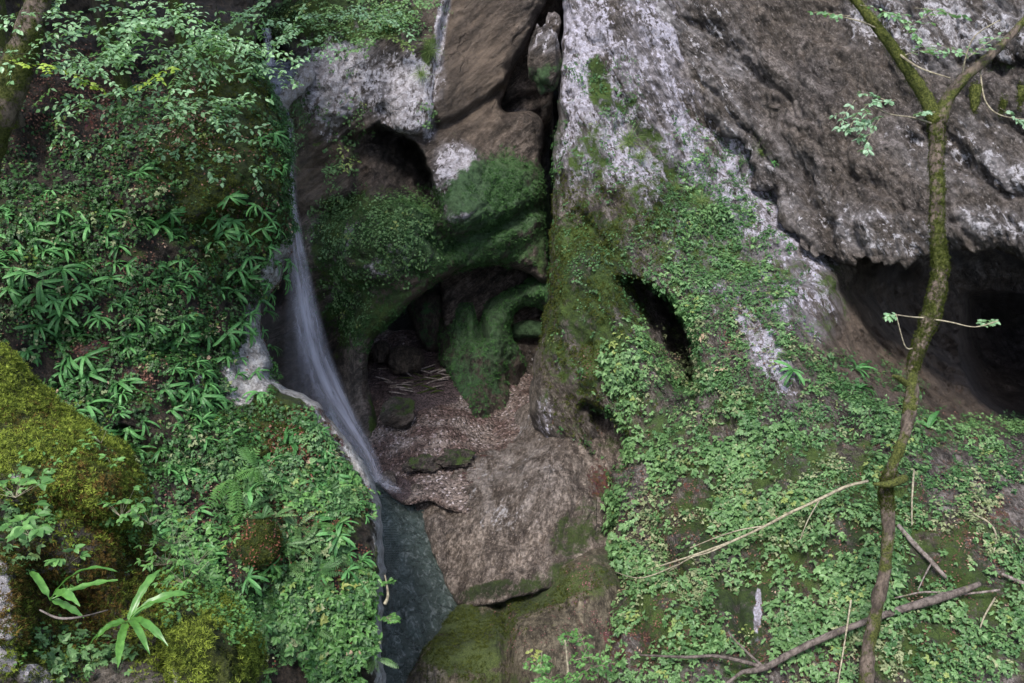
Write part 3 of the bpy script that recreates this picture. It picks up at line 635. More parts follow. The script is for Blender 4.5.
def cover(name, lay, specs, n, tpls, scale, mat, gravity=.5, parent=None, noise=.6, nsc=1.6, seed=0., kind='stuff', label=None, cat=None, lift=0., tv=.35, flat=None, excl=()):
    gaps = name == 'ground_cover'; n = int(n * (.8 if gaps else 1))
    p, nn, _, _ = sample(lay, specs, n, noise=noise, nsc=nsc, seed=seed, flat=flat, excl=excl, gaps=gaps); n = len(p)
    up = nn * (1 - gravity) + np.array([0, 0, 1.]) * gravity + R_.normal(0, .18, (n, 3))
    V, F, T = bake(tpls, p + nn * lift, up, scale, tv=tv)
    if parent is not None and parent.location.length > 0: V = V - np.array(parent.location)
    return link(name, mk_mesh(name, V, F, None, mat, {'tint': T}, smooth=False), parent, label, cat, None, kind)

TE = [t_elder() for _ in range(10)]; TS = [t_small() for _ in range(8)]; TL = [t_lobed() for _ in range(8)]
TG = [t_grass() for _ in range(4)]; TMo = [t_moss() for _ in range(8)]; TB = [t_leafbit() for _ in range(6)]
G_DARK = leaf_mat('dark_leaf', (.012, .038, .010), (.055, .15, .035), (.12, .17, .03))
G_MID = leaf_mat('mid_leaf', (.05, .12, .038), (.18, .31, .12), (.24, .30, .09))
G_BRIGHT = leaf_mat('bright_leaf', (.035, .105, .025), (.15, .31, .085), (.25, .28, .08))
G_STRAP = leaf_mat('strap_leaf', (.03, .11, .028), (.12, .30, .095), None, .5, .3, .25)
G_MOSS = leaf_mat('moss_leaf', (.04, .06, .012), (.28, .34, .055), None, .9, .1, .35)
G_MOSSD = leaf_mat('dark_moss_leaf', (.022, .03, .006), (.085, .10, .022), None, .9, .1, .3)
G_GRASS = leaf_mat('grass_blade', (.07, .13, .03), (.20, .26, .09), (.35, .30, .14))
G_DEAD = leaf_mat('dead_leaf', (.05, .025, .018), (.20, .10, .075), (.36, .25, .19), .8, .2, .1)
G_TREE = leaf_mat('tree_leaf', (.11, .23, .09), (.32, .50, .29), (.34, .46, .07), .35, .45, .4)

G_DARK2 = leaf_mat('mid_dark_leaf', (.03, .08, .025), (.09, .20, .07), (.16, .2, .07))
EXR = [(762,345,56,13,60,.95),(757,610,10,36,5,1),(775,215,50,16,48,.8),(815,255,30,14,30,1),(655,170,30,24,45,.8),(985,520,44,34,0,.7),(690,590,10,50,-30,.8),(652,540,8,40,-30,.7),(800,560,34,24,0,.5),(880,300,90,70,0,1),(905,500,20,16,0,.4),(645,420,20,40,20,.8),(720,480,16,12,0,.6),(840,650,30,20,0,.5),(640,650,30,24,0,.8)]
EXR += [(608,440,20,36,-20,1),(670,335,20,52,-30,1)]
EXL = [(259,545,22,32,0,1),(283,270,12,36,18,1),(258,350,16,50,0,1),(244,380,14,24,0,1),(335,430,10,40,-36,.9),(310,470,20,24,0,.7),(378,500,8,30,-14,.8),(215,500,24,20,0,.6),(385,640,6,60,0,.8),(230,190,50,50,0,.75),(200,75,50,16,0,.6)]
# ---- ground cover nobody could count
cover('ground_cover', 'right_wall', [(800,520,180,90,10,1),(940,610,150,110,0,1),(700,610,110,110,0,.9),(640,450,44,70,0,.8),(720,330,40,90,0,.8),(700,230,60,50,40,.8),(780,290,60,60,30,.55),(620,370,26,24,0,.9),(650,340,24,40,0,.5),(800,400,80,60,0,.7),(960,450,110,26,0,1),(900,430,40,20,0,.8),(640,560,30,60,0,.8)],
      3800, TE + TL + TL[:3], (.5, 1.35), G_MID, .5, noise=.7, nsc=.9, excl=EXR)
cover('creeping_leaves', 'right_wall', [(720,300,60,130,20,1),(600,260,40,120,0,.28),(680,200,60,60,45,.8),(790,270,80,60,30,.8),(800,380,80,60,0,.8),(620,100,20,40,0,.5),(600,85,40,16,30,.5),(560,140,8,60,0,.3),(850,380,50,30,0,.7),(900,460,100,40,0,.8),(620,440,40,50,0,.6)],
      5200, TS + TL[:3], (.5, 1.15), G_DARK2, .35, noise=.75, nsc=1.2, seed=4, excl=EXR)
cover('ground_cover', 'fern_slope', [(310,560,90,130,0,1),(350,500,50,60,30,.9),(230,620,110,70,0,1),(320,440,44,30,30,.8),(240,480,70,30,0,.7),(200,540,70,50,0,.7)],
      1300, TE + TL[:4], (.5, 1.3), G_MID, .5, noise=.8, nsc=1.1, seed=2, excl=EXL)
cover('creeping_leaves', 'fern_slope', [(140,330,160,130,0,.75),(100,430,120,60,0,.8),(60,220,90,80,0,.7),(272,150,22,100,0,.8),(215,320,40,90,0,.6),(240,430,60,40,0,.9),(120,160,130,50,0,.45),(150,600,120,90,0,.9)],
      7000, TS + TL + TE[:4], (.5, 1.1), G_DARK, .4, noise=.6, nsc=1.8, seed=9, excl=EXL)
cover('fallen_leaves', 'fern_slope', [(100,110,110,50,10,1),(135,275,36,22,0,1),(95,345,30,22,0,1),(130,375,36,16,0,1),(310,460,50,60,0,.9),(215,500,40,30,0,1),(160,240,160,120,0,.25)], 2600, TB, (.6, 1.1), G_DEAD, .2)
cover('fallen_leaves', 'right_wall', [(700,560,160,110,0,.5),(640,640,50,30,0,1),(930,560,120,110,0,.6),(605,360,24,14,0,1),(740,330,30,30,45,.5),(985,520,40,30,0,.8),(800,640,120,40,0,.7)], 2600, TB, (.5, 1.), G_DEAD, .2)
cover('fallen_leaves', 'mossy_ledge', [(582,595,12,28,15,1),(590,630,12,18,10,.9),(640,640,50,30,0,.9),(560,640,60,60,0,.15)], 500, TB, (.35, .7), leaf_mat('pink_dead_leaf', (.10, .04, .04), (.30, .14, .14), None, .8, .2, .1), .2)
cover('creeping_leaves', 'back_wall', [(408,215,26,22,0,1),(375,235,50,34,10,.7),(335,225,20,30,0,.6),(350,290,20,40,0,.4),(345,150,14,46,20,.3),(345,205,16,16,0,.6),(345,18,80,20,0,.7),(400,20,40,20,0,.5),(330,90,30,40,0,.12),(430,115,12,10,0,.3),(560,60,10,40,0,.5),(290,115,20,30,0,.4)],
      2200, TS + TL, (.5, 1.2), G_MID, .4, noise=.95, nsc=1.7, seed=6)

cover('ground_cover', 'right_wall', [(760,470,60,50,0,1),(690,620,110,60,0,1),(800,560,60,60,0,1),(900,630,120,60,0,.8),(650,430,30,50,0,1),(620,370,30,30,0,.7),(620,540,14,50,0,1)], 1500, TE + TL, (.9, 1.8), G_MID, .5, noise=.8, nsc=.8, seed=31, excl=EXR)
cover('ground_cover', 'right_wall', [(900,480,130,40,0,1),(960,620,120,110,0,1),(720,300,60,110,20,.7),(800,420,90,60,0,1)], 2300, TE + TS, (.6, 1.2), G_DARK2, .5, noise=.8, nsc=1.1, seed=41, excl=EXR)
cover('ground_cover', 'fern_slope', [(330,520,50,60,20,1),(330,620,60,60,0,1),(230,560,50,40,0,.8)], 600, TE, (.9, 1.6), G_BRIGHT, .5, noise=.8, nsc=1., seed=51, excl=EXL)
cover('moss', 'back_wall', [(495,205,50,40,-20,1),(470,250,80,20,-10,.8),(360,310,30,50,-40,.7),(430,255,40,20,-20,.8),(380,250,60,40,0,.6)], 6500, TMo, (2.2, 4.5), leaf_mat('wall_moss_leaf', (.02, .05, .016), (.075, .155, .055), None, .9, .1, .2), .2, noise=.55, nsc=2.5, excl=[(455,165,22,22,0,1),(465,210,22,14,-10,1),(478,180,12,6,30,1),(405,258,34,10,-20,.7)])
cover('moss', 'cave_pillar', [(500,310,70,60,0,1),(475,370,40,40,0,1),(485,410,30,18,0,.4)], 2600, TMo, (2., 4.), leaf_mat('cave_moss_leaf', (.025, .075, .02), (.11, .24, .08), None, .9, .1, .2), .2, noise=.5, nsc=2.5)
cover('moss', 'right_wall', [(590,290,46,100,0,1),(600,400,40,40,0,.5),(640,230,40,50,0,.5)], 5000, TMo, (2., 4.2), G_MOSSD, .2, noise=.7, nsc=1.5)
cover('moss', 'mossy_ledge', [(465,640,46,40,-30,1),(540,592,60,16,-15,1)], 3500, TMo, (1.3, 2.8), G_MOSSD, .2, noise=.5, nsc=2.)
cover('moss', 'fern_slope', [(258,545,22,28,0,1),(225,100,60,50,20,.6),(215,180,60,60,0,.6),(275,430,40,30,0,.5)], 6000, TMo, (1.5, 3.2), G_MOSSD, .2, noise=.6, nsc=2.)

G_PALE = leaf_mat('pale_leaf', (.10, .14, .06), (.30, .32, .18), (.36, .26, .18), .6, .2, .2)
cover('ground_cover', 'right_wall', [(730,510,110,50,-20,1),(690,570,80,30,-20,1),(860,640,120,40,0,.6),(960,520,60,50,0,.6),(740,380,80,60,0,.4)], 1500, TE + TS + TL, (.5, 1.1), G_PALE, .5, noise=.9, nsc=1.3, seed=61, lift=.03)
cover('ground_cover', 'fern_slope', [(320,560,70,110,0,1),(180,350,160,120,0,.4)], 350, TE + TS + TL, (.5, 1.1), G_PALE, .5, noise=.9, nsc=1.3, seed=71, lift=.03, excl=EXL)

LSR = [(310,560,90,130,0,1),(350,500,50,60,30,.9),(230,620,110,70,0,1),(320,440,44,30,30,.8),(240,480,70,30,0,.7)]
EXR += [(612,445,22,34,0,1),(664,335,30,46,-35,1)]
cover('ground_cover', 'fern_slope', LSR, 1700, TE + TL, (.45, 1.0), G_DARK2, .5, noise=.9, nsc=1.3, seed=81, excl=EXL)
cover('ground_cover', 'fern_slope', LSR + [(340,650,60,40,0,1)], 1800, TE + TS + TL, (.45, 1.1), G_DARK2, .5, noise=.9, nsc=1.2, seed=91, excl=EXL)
cover('fallen_leaves', 'fern_slope', [(320,470,60,60,0,1),(300,560,80,80,0,.4)], 900, TB, (.5, 1.), leaf_mat('rusty_dead_leaf', (.06, .02, .014), (.22, .08, .05), None, .8, .2, .1), .2)
# ------------------------------------------------------------------ limbs, stones, trees
def spline(pts, n):
    pts = np.array(pts, float); k = len(pts); t = np.linspace(0, k - 1, n); i = np.clip(t.astype(int), 0, k - 2); f = (t - i)[:, None]
    g = lambda j: pts[np.clip(j, 0, k - 1)]
    a, b, c, d = g(i - 1), g(i), g(i + 1), g(i + 2)
    return .5 * (2 * b + (c - a) * f + (2 * a - 5 * b + 4 * c - d) * f ** 2 + (3 * b - a - 3 * c + d) * f ** 3)
def tube(pts, rad, seg=8, n=None, rough=0., nsc=6., lump=0.):
    """pts (k,3), rad (k) -> lofted tube with a lumpy skin, closed ends; returns V, F, normals"""
    pr = np.concatenate([np.array(pts, float), np.array(rad, float)[:, None]], 1)
    n = n or max(4, len(pts) * 4); S = spline(pr, n); C, r = S[:, :3], np.maximum(S[:, 3], .0008)
    T = np.gradient(C, axis=0); T /= np.linalg.norm(T, axis=1)[:, None] + 1e-9
    u = np.cross(T[0], [.31, .2, .93]); u /= np.linalg.norm(u); Us = []
    for k in range(n):
        u = u - T[k] * u.dot(T[k]); u /= np.linalg.norm(u) + 1e-9; Us.append(u)
    Us = np.array(Us); Vs = np.cross(T, Us); a = np.arange(seg) * 2 * math.pi / seg
    nn = Us[:, None] * np.cos(a)[None, :, None] + Vs[:, None] * np.sin(a)[None, :, None]
    V = C[:, None] + nn * r[:, None, None]; V = V.reshape(-1, 3); nn = nn.reshape(-1, 3); rr = np.repeat(r, seg)
    if rough: V = V + nn * (fbm(V * nsc, 4, .6) * rough * rr)[:, None]
    if lump: V = V + nn * (np.maximum(fbm(V * 1.8 + 5, 3, .5), -.2) * lump * rr)[:, None]
    F = []
    i = np.arange(seg); j = (i + 1) % seg
    for k in range(n - 1): F.append(np.stack([k * seg + i, k * seg + j, (k + 1) * seg + j, (k + 1) * seg + i], 1))
    F = np.concatenate(F)
    # caps: fan quads
    V = np.concatenate([V, C[:1] - T[:1] * r[0] * .3, C[-1:] + T[-1:] * r[-1] * .5]); nn = np.concatenate([nn, -T[:1], T[-1:]])
    m = len(V); c0, c1 = m - 2, m - 1; e = (n - 1) * seg
    h = np.arange(0, seg, 2)
    F = np.concatenate([F, np.stack([np.full(len(h), c0), (h + 2) % seg, (h + 1) % seg, h], 1), np.stack([np.full(len(h), c1), e + h, e + (h + 1) % seg, e + (h + 2) % seg], 1)])
    return V, F, nn
def bark_mat(name, b1, b2, m1=(.04, .055, .008), m2=(.17, .19, .03), moss=.5, sc=1.):
    t = NT(name); co = t.coord(); n = t.noise(t.coord((0, 0, 0), (1, 1, .35)), 14 * sc, 8, .7)
    col = t.mix(t.map(n, .35, .65), b1, b2)
    mf = t.map(t.noise(co, 2.6 * sc, 5, .65), .62 - moss * .32, .70 - moss * .32)
    mc = t.mix(t.map(t.noise(co, 45, 4, .7), .35, .65), m1, m2)
    return t.done(t.bsdf(t.mix(mf, col, mc), .85, .2, t.bump(t.noise(co, 38, 8, .75), 1., .03)).outputs[0])
B_MOSSY = bark_mat('mossy_bark', (.05, .04, .03), (.17, .14, .11), moss=1.1, m1=(.025, .032, .007), m2=(.10, .11, .025))
B_MID = bark_mat('bark_with_moss', (.045, .035, .028), (.16, .125, .10), moss=.45, m1=(.025, .032, .007), m2=(.09, .10, .025))
B_DARK = bark_mat('dark_bark', (.015, .013, .008), (.05, .045, .03), moss=.6, m1=(.012, .02, .004), m2=(.045, .06, .01))
B_GREY = bark_mat('grey_bark', (.08, .065, .055), (.26, .22, .20), moss=.05)
B_GREYD = bark_mat('grey_brown_bark', (.05, .04, .035), (.17, .14, .125), moss=.1)
B_TWIG = simple_mat('twig_bark', (.12, .10, .07), (.30, .27, .19), 20)
def PX(pts): return [P(a, b, c) for a, b, c in pts]
def tube_obj(name, pts, wpx, mat, parent=None, seg=8, rough=.25, nsc=8., n=None, lump=0., base=None, **kw):
    Z = np.array([p[2] for p in pts]); pts3 = PX(pts); rad = [w / 2 * z / FPX for w, z in zip(wpx, Z)]
    V, F, N = tube(pts3, rad, seg, n, rough, nsc, lump)
    b = np.zeros(3) if base is None else np.array(base)
    o = link(name, mk_mesh(name, V - b, F, None, mat), parent, **kw)
    if parent is None and base is not None: o.location = b
    return o, V, N
def moss_on(V, N, n, base, parent, scale=(.8, 1.6), mat=None, down=0., name='moss', filt=None):
    w = np.ones(len(V)) if filt is None else filt(V, N); k = R_.choice(len(V), n, p=w / w.sum())
    j = R_.normal(0, .045, (n, 3)); j -= N[k] * np.einsum('ij,ij->i', j, N[k])[:, None]; j[:, :2] *= .25
    p = V[k] + j; up = N[k] + np.array([0, 0, -down]) + R_.normal(0, .25, (n, 3))
    A, F, T = bake(TMo, p, up, scale)
    return link(name, mk_mesh(name, A - np.array(base), F, None, mat or G_MOSS, {'tint': T}, smooth=False), parent, kind='stuff')

def spray(T, start, dirv, L, leafL, twig, side=5, density=1., droop=.25, flat=.35):
    """a beech-like spray: a drooping twig with side twigs, leaves laid out either side"""
    d = np.array(dirv, float); d /= np.linalg.norm(d); p = np.array(start, float); n = max(4, int(L / .09)); pts = [p.copy()]
    upv = np.array([0, 0, 1.]) + R_.normal(0, flat, 3) * .6
    for k in range(n):
        d = d + np.array([0, 0, -droop / n]) + R_.normal(0, .07, 3); d /= np.linalg.norm(d); p = p + d * L / n; pts.append(p.copy())
    pts = np.array(pts)
    for a, b in zip(pts[:-1], pts[1:]): twig.add(stemq(a, b, .0022 + .003 * (side > 0)))
    def leaves(a, d, m, s):
        for k in range(m):
            if U(0, 1) > density: continue
            sd = np.cross(upv, d); sd /= np.linalg.norm(sd) + 1e-9; sg = 1 if k % 2 else -1
            dv = d * U(.4, .9) + sd * sg * U(.7, 1) + R_.normal(0, .15, 3); dv /= np.linalg.norm(dv)
            up = upv + R_.normal(0, .3, 3); y = np.cross(up, dv); y /= np.linalg.norm(y); z = np.cross(dv, y)
            l = s * U(.7, 1.15); T.add(leaf(l, l * .62, 3, U(.1, .6), .18), np.stack([dv, y, z], 1), a + R_.normal(0, .006, 3), U(.1, .95))
    for k in range(1, len(pts)):
        dd = pts[k] - pts[k - 1]; dd /= np.linalg.norm(dd); leaves(pts[k], dd, 2, leafL)
        if side > 0 and k < len(pts) - 1 and U(0, 1) < .8:
            sd = np.cross(upv, dd); sd /= np.linalg.norm(sd); q = dd * .8 + sd * (1 if k % 2 else -1) * .9
            spray(T, pts[k], q, L * U(.25, .45), leafL * .92, twig, 0, density, droop * .6, flat)
    leaves(pts[-1], dd, 2, leafL)
def crown_objs(specs, parent, base, mat, leafL=.065, density=.95, twigmat=None, droop=.25, crown_name='crown'):
    if len(specs) < 100:     # each bough is a part of its own with its leaves as a sub-part
        for sp_ in specs:
            T, W = TM(), TM(); sx, sy, sz, dx, dy, dz, L = sp_
            if 246 < sx < 318 and 26 < sy < 125: continue      # a gap in the boughs over the basin
            spray(T, P(sx, sy, sz), cR * dx - cU * dy + cF * dz, L, leafL, W, 5, density, droop); b = np.array(base)
            V, F, t = W.get(); o = link('bough', mk_mesh('bough', V - b, F, None, twigmat or B_DARK), parent)
            V, F, t = T.get(); link('leaves', mk_mesh('leaves', V - b, F, None, mat, {'tint': np.stack([t, t * 0 + U(0, 1), t * 0], 1)}, smooth=False), o)
        return
    """specs: (px, py, z, dir px, dir py, dir z, length)"""
    T, W = TM(), TM()
    for sx, sy, sz, dx, dy, dz, L in specs:
        if 246 < sx < 318 and 26 < sy < 125: continue      # a gap in the boughs over the basin
        a = P(sx, sy, sz); d = cR * dx - cU * dy + cF * dz
        spray(T, a, d, L, leafL, W, 5, density, droop)
    b = np.array(base); V, F, t = T.get(); n = len(V); c = np.stack([t, np.repeat(R_.uniform(0, 1, n // 12 + 1), 12)[:n], t * 0], 1)
    o1 = link(crown_name, mk_mesh(crown_name, V - b, F, None, mat, {'tint': c}, smooth=False), parent)
    V, F, t = W.get(); o2 = link('twigs', mk_mesh('twigs', V - b, F, None, twigmat or B_DARK), parent)
    return o1, o2

# --- the forked mossy tree on the right
base = P(858, 742, 12.6)
tr = empty('tree', base, 'slender moss covered tree with a forked top in front of the right cliff', 'tree')
o, V, N = tube_obj('trunk', [(856,742,12.6),(865,683,12.3),(869,645,12.25),(876,612,12.2),(884,575,12.15),(889,525,12.1),(886,490,12.0),(894,462,12.0),(906,428,12.0),(912,395,12.0),(912,374,12.0),(919,345,12.0),(931,318,12.0),(936,295,12.0),(941,268,12.0),(938,240,12.0),(937,180,12.0),(936,118,12.0)],
                   [15,14,13,13,12,11,13,11,11,11,10,14,16,15,15,14,13,15], B_MID, tr, 14, .25, 7, 110, .35, base)
up = lambda V, N: sstep(-6, -2.6, V[:, 2] - 12 + 0 * V[:, 2]) * (V[:, 2] > P(905, 375, 12)[2]) + .04
moss_on(V, N, 7000, base, tr, (.9, 2.), G_MOSSD, .3, filt=lambda V, N: np.where(V[:, 2] > P(905, 370, 12)[2], 1., .06) + 2.5 * np.exp(-((V[:, 2] - P(885, 490, 12)[2]) / .16) ** 2))
o, V2, N2 = tube_obj('limb', [(937,122,12.0),(925,96,12.0),(908,70,11.95),(890,44,11.9),(870,18,11.9),(850,-8,11.9),(820,-60,11.9)], [17,13,12,11,9,8,7], B_MOSSY, tr, 10, .2, 9, 44, .15, base)
moss_on(V2, N2, 1300, base, tr, (.7, 1.4), G_MOSSD, .3)
o, V2, N2 = tube_obj('limb', [(937,122,12.0),(948,98,11.95),(962,80,11.9),(985,60,11.8),(1008,38,11.8),(1030,14,11.8),(1070,-30,11.8)], [17,12,11,9,8,7,6], B_MID, tr, 10, .2, 9, 44, .15, base)
moss_on(V2, N2, 500, base, tr, (.6, 1.2), G_MOSSD, .3)
for pts, ww in [([(936,125,12),(915,118,11.8),(890,114,11.6),(868,104,11.5)], [2.2,1.8,1.4,1]), ([(914,348,12),(905,346,11.9),(896,314,11.8)], [2,1.4,1]),
                ([(925,318,12),(950,322,11.8),(975,327,11.7),(998,321,11.6)], [2,1.6,1.2,1]), ([(928,318,12),(912,317,11.9),(898,315,11.8)],[2,1.5,1]),
                ([(905,478,12),(890,484,11.8),(874,484,11.7)], [9,8,3]), ([(908,385,12),(899,378,11.9),(893,376,11.8)], [7,6,3]),
                ([(896,52,11.9),(920,68,11.7),(950,78,11.6)], [3,2,1.4]), ([(962,82,11.9),(965,60,11.8),(975,36,11.7),(1000,20,11.6)], [2,1.6,1.3,1]),
                ([(880,30,11.9),(862,22,11.8),(830,14,11.7)], [2,1.5,1]), ([(980,70,11.9),(985,100,11.8),(1000,115,11.7),(1030,120,11.7)], [2,1.6,1.3,1])]:
    tube_obj('branch', pts, ww, B_MOSSY if max(ww) > 5 else B_TWIG, tr, 6, .1, 20, None, 0, base)
hang = [(975,98,11.8,9,26),(1003,105,11.8,5,10),(1021,96,11.8,6,20)]
for x, y, z, w_, h_ in hang:   # moss clumps hanging from a twig
    V2, F2, N2 = tube([P(x, y - h_ / 2, z), P(x, y, z), P(x - 1, y + h_ / 2, z)], [w_ / 2 * z / FPX, w_ / 2 * z / FPX * 1.1, w_ / 5 * z / FPX], 10, 14, .4, 14)
    link('moss_clump', mk_mesh('moss_clump', V2 - base, F2, None, B_MOSSY), tr); 
    moss_on(V2, N2, 260, base, tr, (.8, 1.5), G_MOSSD, .8)
G_PALEL = leaf_mat('pale_tree_leaf', (.12, .24, .12), (.36, .50, .36), None, .5, .3, .35)
crown_objs([(855,100,11.5,-.5,.6,-.2,.4),(868,104,11.5,-.5,.5,-.3,.45),(890,114,11.6,-1,.3,0,.4),(885,100,11.6,-.6,-.5,.2,.3),(870,112,11.5,-.6,.9,0,.35),(880,118,11.4,-.5,.8,.2,.4),(895,100,11.5,-.7,.1,-.3,.35),(935,112,11.8,-1,-.1,0,.2),(1000,108,11.7,.8,.4,0,.35)], tr, base, G_PALEL, .075, .95, B_TWIG, crown_name='crown')
crown_objs([(850,16,11.7,-1,-.1,0,.45),(898,315,11.8,-.6,-.1,0,.12),(975,327,11.7,1,-.2,0,.25),(905,55,11.7,.9,-.3,0,.5),(930,44,11.6,.9,.1,0,.45),(860,5,11.6,.9,.1,0,.5),(885,14,11.6,.9,.2,.2,.5),(915,8,11.5,.9,.1,0,.5),(965,60,11.7,.7,-.5,0,.5),(900,30,11.8,.8,-.5,0,.5)], tr, base, G_TREE, .085, .75, B_TWIG)

# --- trees at the upper left
base = P(-70, 320, 11.2)
t1 = empty('tree', base, 'leaning mossy tree at the upper left corner with a thick pale trunk', 'tree')
o, V, N = tube_obj('trunk', [(-70,320,11.2),(-45,240,10.9),(-18,160,10.6),(6,100,10.3),(24,45,10.1),(41,-5,10),(62,-80,9.9)], [42,38,34,30,26,24,22], B_MID, t1, 16, .25, 5, 60, .2, base)
moss_on(V, N, 3000, base, t1, (.9, 1.9), G_MOSSD, .3)
crown_objs([(-10,50,9.6,.9,.2,0,.9),(0,60,9.4,1,.1,0,.5),(20,20,9.8,1,.2,0,.9),(-20,20,9.6,.8,-.1,0,.8),(60,40,9.8,.8,.6,.3,.8)], t1, base, G_TREE, .055, .9)
base = P(134, 120, 14.1)
t2 = empty('tree', base, 'dark thin leaning trunk under bright drooping leaf sprays', 'tree')
tube_obj('trunk', [(134,120,14.1),(126,92,13.9),(116,62,13.6),(104,28,13.3),(92,-20,13),(80,-90,12.8)], [22,18,16,15,14,13], B_DARK, t2, 12, .25, 6, 40, .2, base)
tube_obj('branch', [(118,66,13.6),(126,40,13.4),(122,10,13.2),(116,-40,13)], [12,11,9,8], B_DARK, t2, 10, .25, 6, 24, .1, base)
sp = []
for x, y, z, L, n in [(90,8,10.8,.9,6),(150,12,11.0,1.1,8),(200,18,11.2,1.1,7),(225,50,11.4,1.0,6),(110,48,10.9,.9,5),(165,75,11.,.9,6),(75,85,10.8,.8,5),(150,120,11.2,.7,4),(190,110,11.4,.8,5),(130,95,11.,.7,3),(60,45,10.6,.8,4),(40,105,10.8,.6,2)]:
    for k in range(n):
        a = U(0, 6.28); sp.append((x + U(-30, 30), y + U(-22, 16), z + U(-.5, .5), math.cos(a) * .9, U(-.1, .6), math.sin(a) * .8 - .2, L * U(.55, 1)))
crown_objs(sp, t2, base, G_TREE, .072, .95)
base = P(185, 60, 14.6)
t3 = empty('tree', base, 'dark stem with leafy boughs overhanging the top of the waterfall', 'tree')
tube_obj('trunk', [(185,70,14.6),(180,30,14.4),(172,-20,14.2),(168,-90,14)], [15,13,12,11], B_DARK, t3, 10, .25, 6, 30, .2, base)
sp = []
for x, y, z, L, n in [(240,25,13.0,1.1,6),(285,12,13.6,1.2,5),(320,25,14.5,1.0,3),(360,15,16.,1.0,3),(250,75,13.2,.8,4),(225,110,12.6,.8,4),(400,12,17,1.0,3),(260,160,13.4,.5,3),(210,150,12.,.6,3),(305,50,14.5,.6,1)]:
    for k in range(n):
        a = U(0, 6.28); sp.append((x + U(-28, 28), y + U(-20, 14), z + U(-.5, .5), math.cos(a) * .9, U(-.1, .6), math.sin(a) * .8 - .2, L * U(.55, 1)))
crown_objs(sp, t3, base, G_TREE, .074, .92)
base = P(345, 20, 20.3)
s1 = empty('shrub', base, 'leafy shrub overhanging the white rock left of the brown slab', 'shrub')
sp = []
for x, y, n in [(330,10,4),(370,25,4),(400,12,4),(335,50,1),(430,12,2),(320,130,1),(350,155,2),(295,95,2)]:
    for k in range(n):
        a = U(0, 6.28); sp.append((x + U(-20, 20), y + U(-14, 10), 20.2 + U(-.3, .3) + (.3 if y > 90 else 0), math.cos(a) * .9, U(0, .6), -.4, U(.5, .9)))
crown_objs(sp, s1, base, G_MID, .085, .9)

# --- fallen and bare branches on the right slope
def onsurf(lay, x, y, lift): V, N = depth_on(lay, x, y); return float((V - CAM) @ cF) - lift
def lying(name, pts, ww, mat, label, cat, lift=.15, lay='right_wall', group=None, forks=()):
    q = [(x, y, onsurf(lay, x, y, lift)) for x, y in pts]; zs = np.array([a[2] for a in q]); zs = np.convolve(np.pad(zs, 1, 'edge'), [.25, .5, .25], 'valid')
    q = [(a[0], a[1], z) for a, z in zip(q, zs)]; b = P(*q[0])
    root = empty(name, b, label, cat, group)
    tube_obj('stem', q, ww, mat, root, 8, .2, 12, None, 0, b)
    for fp, fw in forks:
        near = min(q, key=lambda a: (a[0] - fp[0][0]) ** 2 + (a[1] - fp[0][1]) ** 2)
        f = [(near[0], near[1], near[2])] + [(x, y, onsurf(lay, x, y, lift + .05)) for x, y in fp[1:]]
        tube_obj('side_branch', f, fw, mat, root, 6, .2, 12, None, 0, b)
    return root
lying('fallen_branch', [(742,672),(765,668),(790,654),(830,635),(870,620),(905,608),(940,598),(980,584)], [4,6.5,7,7,7,8,9,5], B_GREYD, 'thick grey fallen branch lying across the slope behind the mossy tree', 'branch', .22,
      forks=[([(765,668),(745,662),(715,656),(685,657),(640,655)], [4,4,3.5,3,2]), ([(742,672),(720,688),(700,700)], [4,3,2]), ([(765,668),(750,655),(735,640),(728,632)],[3,2.5,2,1.5])])
lying('bare_branch', [(868,481),(845,487),(820,499),(790,513),(765,526),(735,540),(700,553),(660,566)], [3,3.2,3,3,2.8,2.4,2,1.4], B_TWIG, 'long pale bare branch slanting down to the left from the mossy trunk', 'branch', .6,
      forks=[([(735,540),(710,552),(690,558),(668,572)], [2,1.6,1.4,1]), ([(700,553),(670,568),(640,578),(615,572)], [2,1.5,1.2,1]), ([(765,526),(740,530),(715,538),(690,548)], [1.8,1.4,1.2,1]),([(820,499),(808,520),(800,540)],[1.5,1.2,1])])
lying('dead_branch', [(898,525),(915,545),(932,562),(946,578)], [4,5,4.5,3.5], B_GREY, 'short dead branch lying just right of the mossy trunk', 'branch', .15, forks=[([(932,562),(925,575),(918,590)],[2,1.5,1])])
lying('dead_branch', [(1040,592),(1020,582),(1002,574)], [5,4.5,3], B_GREY, 'short dead branch at the right edge of the slope', 'branch', .15)
lying('dead_branch', [(968,512),(988,522),(996,535),(994,552)], [2,2,2,1.5], B_TWIG, 'thin curved dead twig on the brown patch at right', 'twig', .12)
lying('dead_branch', [(1000,590),(960,594),(925,592),(895,598)], [2.5,2.2,2,1.5], B_GREY, 'thin dead branch just above the thick fallen branch', 'branch', .18)
for pts, lab in [([(914,470),(912,500),(912,525)], 'straight thin bare stem standing beside the mossy trunk'), ([(851,600),(845,640),(838,683)], 'thin bare stem left of the foot of the mossy trunk'), ([(995,598),(985,615),(980,628)], 'short thin bare stem right of the fallen branch')]:
    lying('dead_twig', pts, [2, 1.8, 1.4], B_TWIG, lab, 'twig', .3)

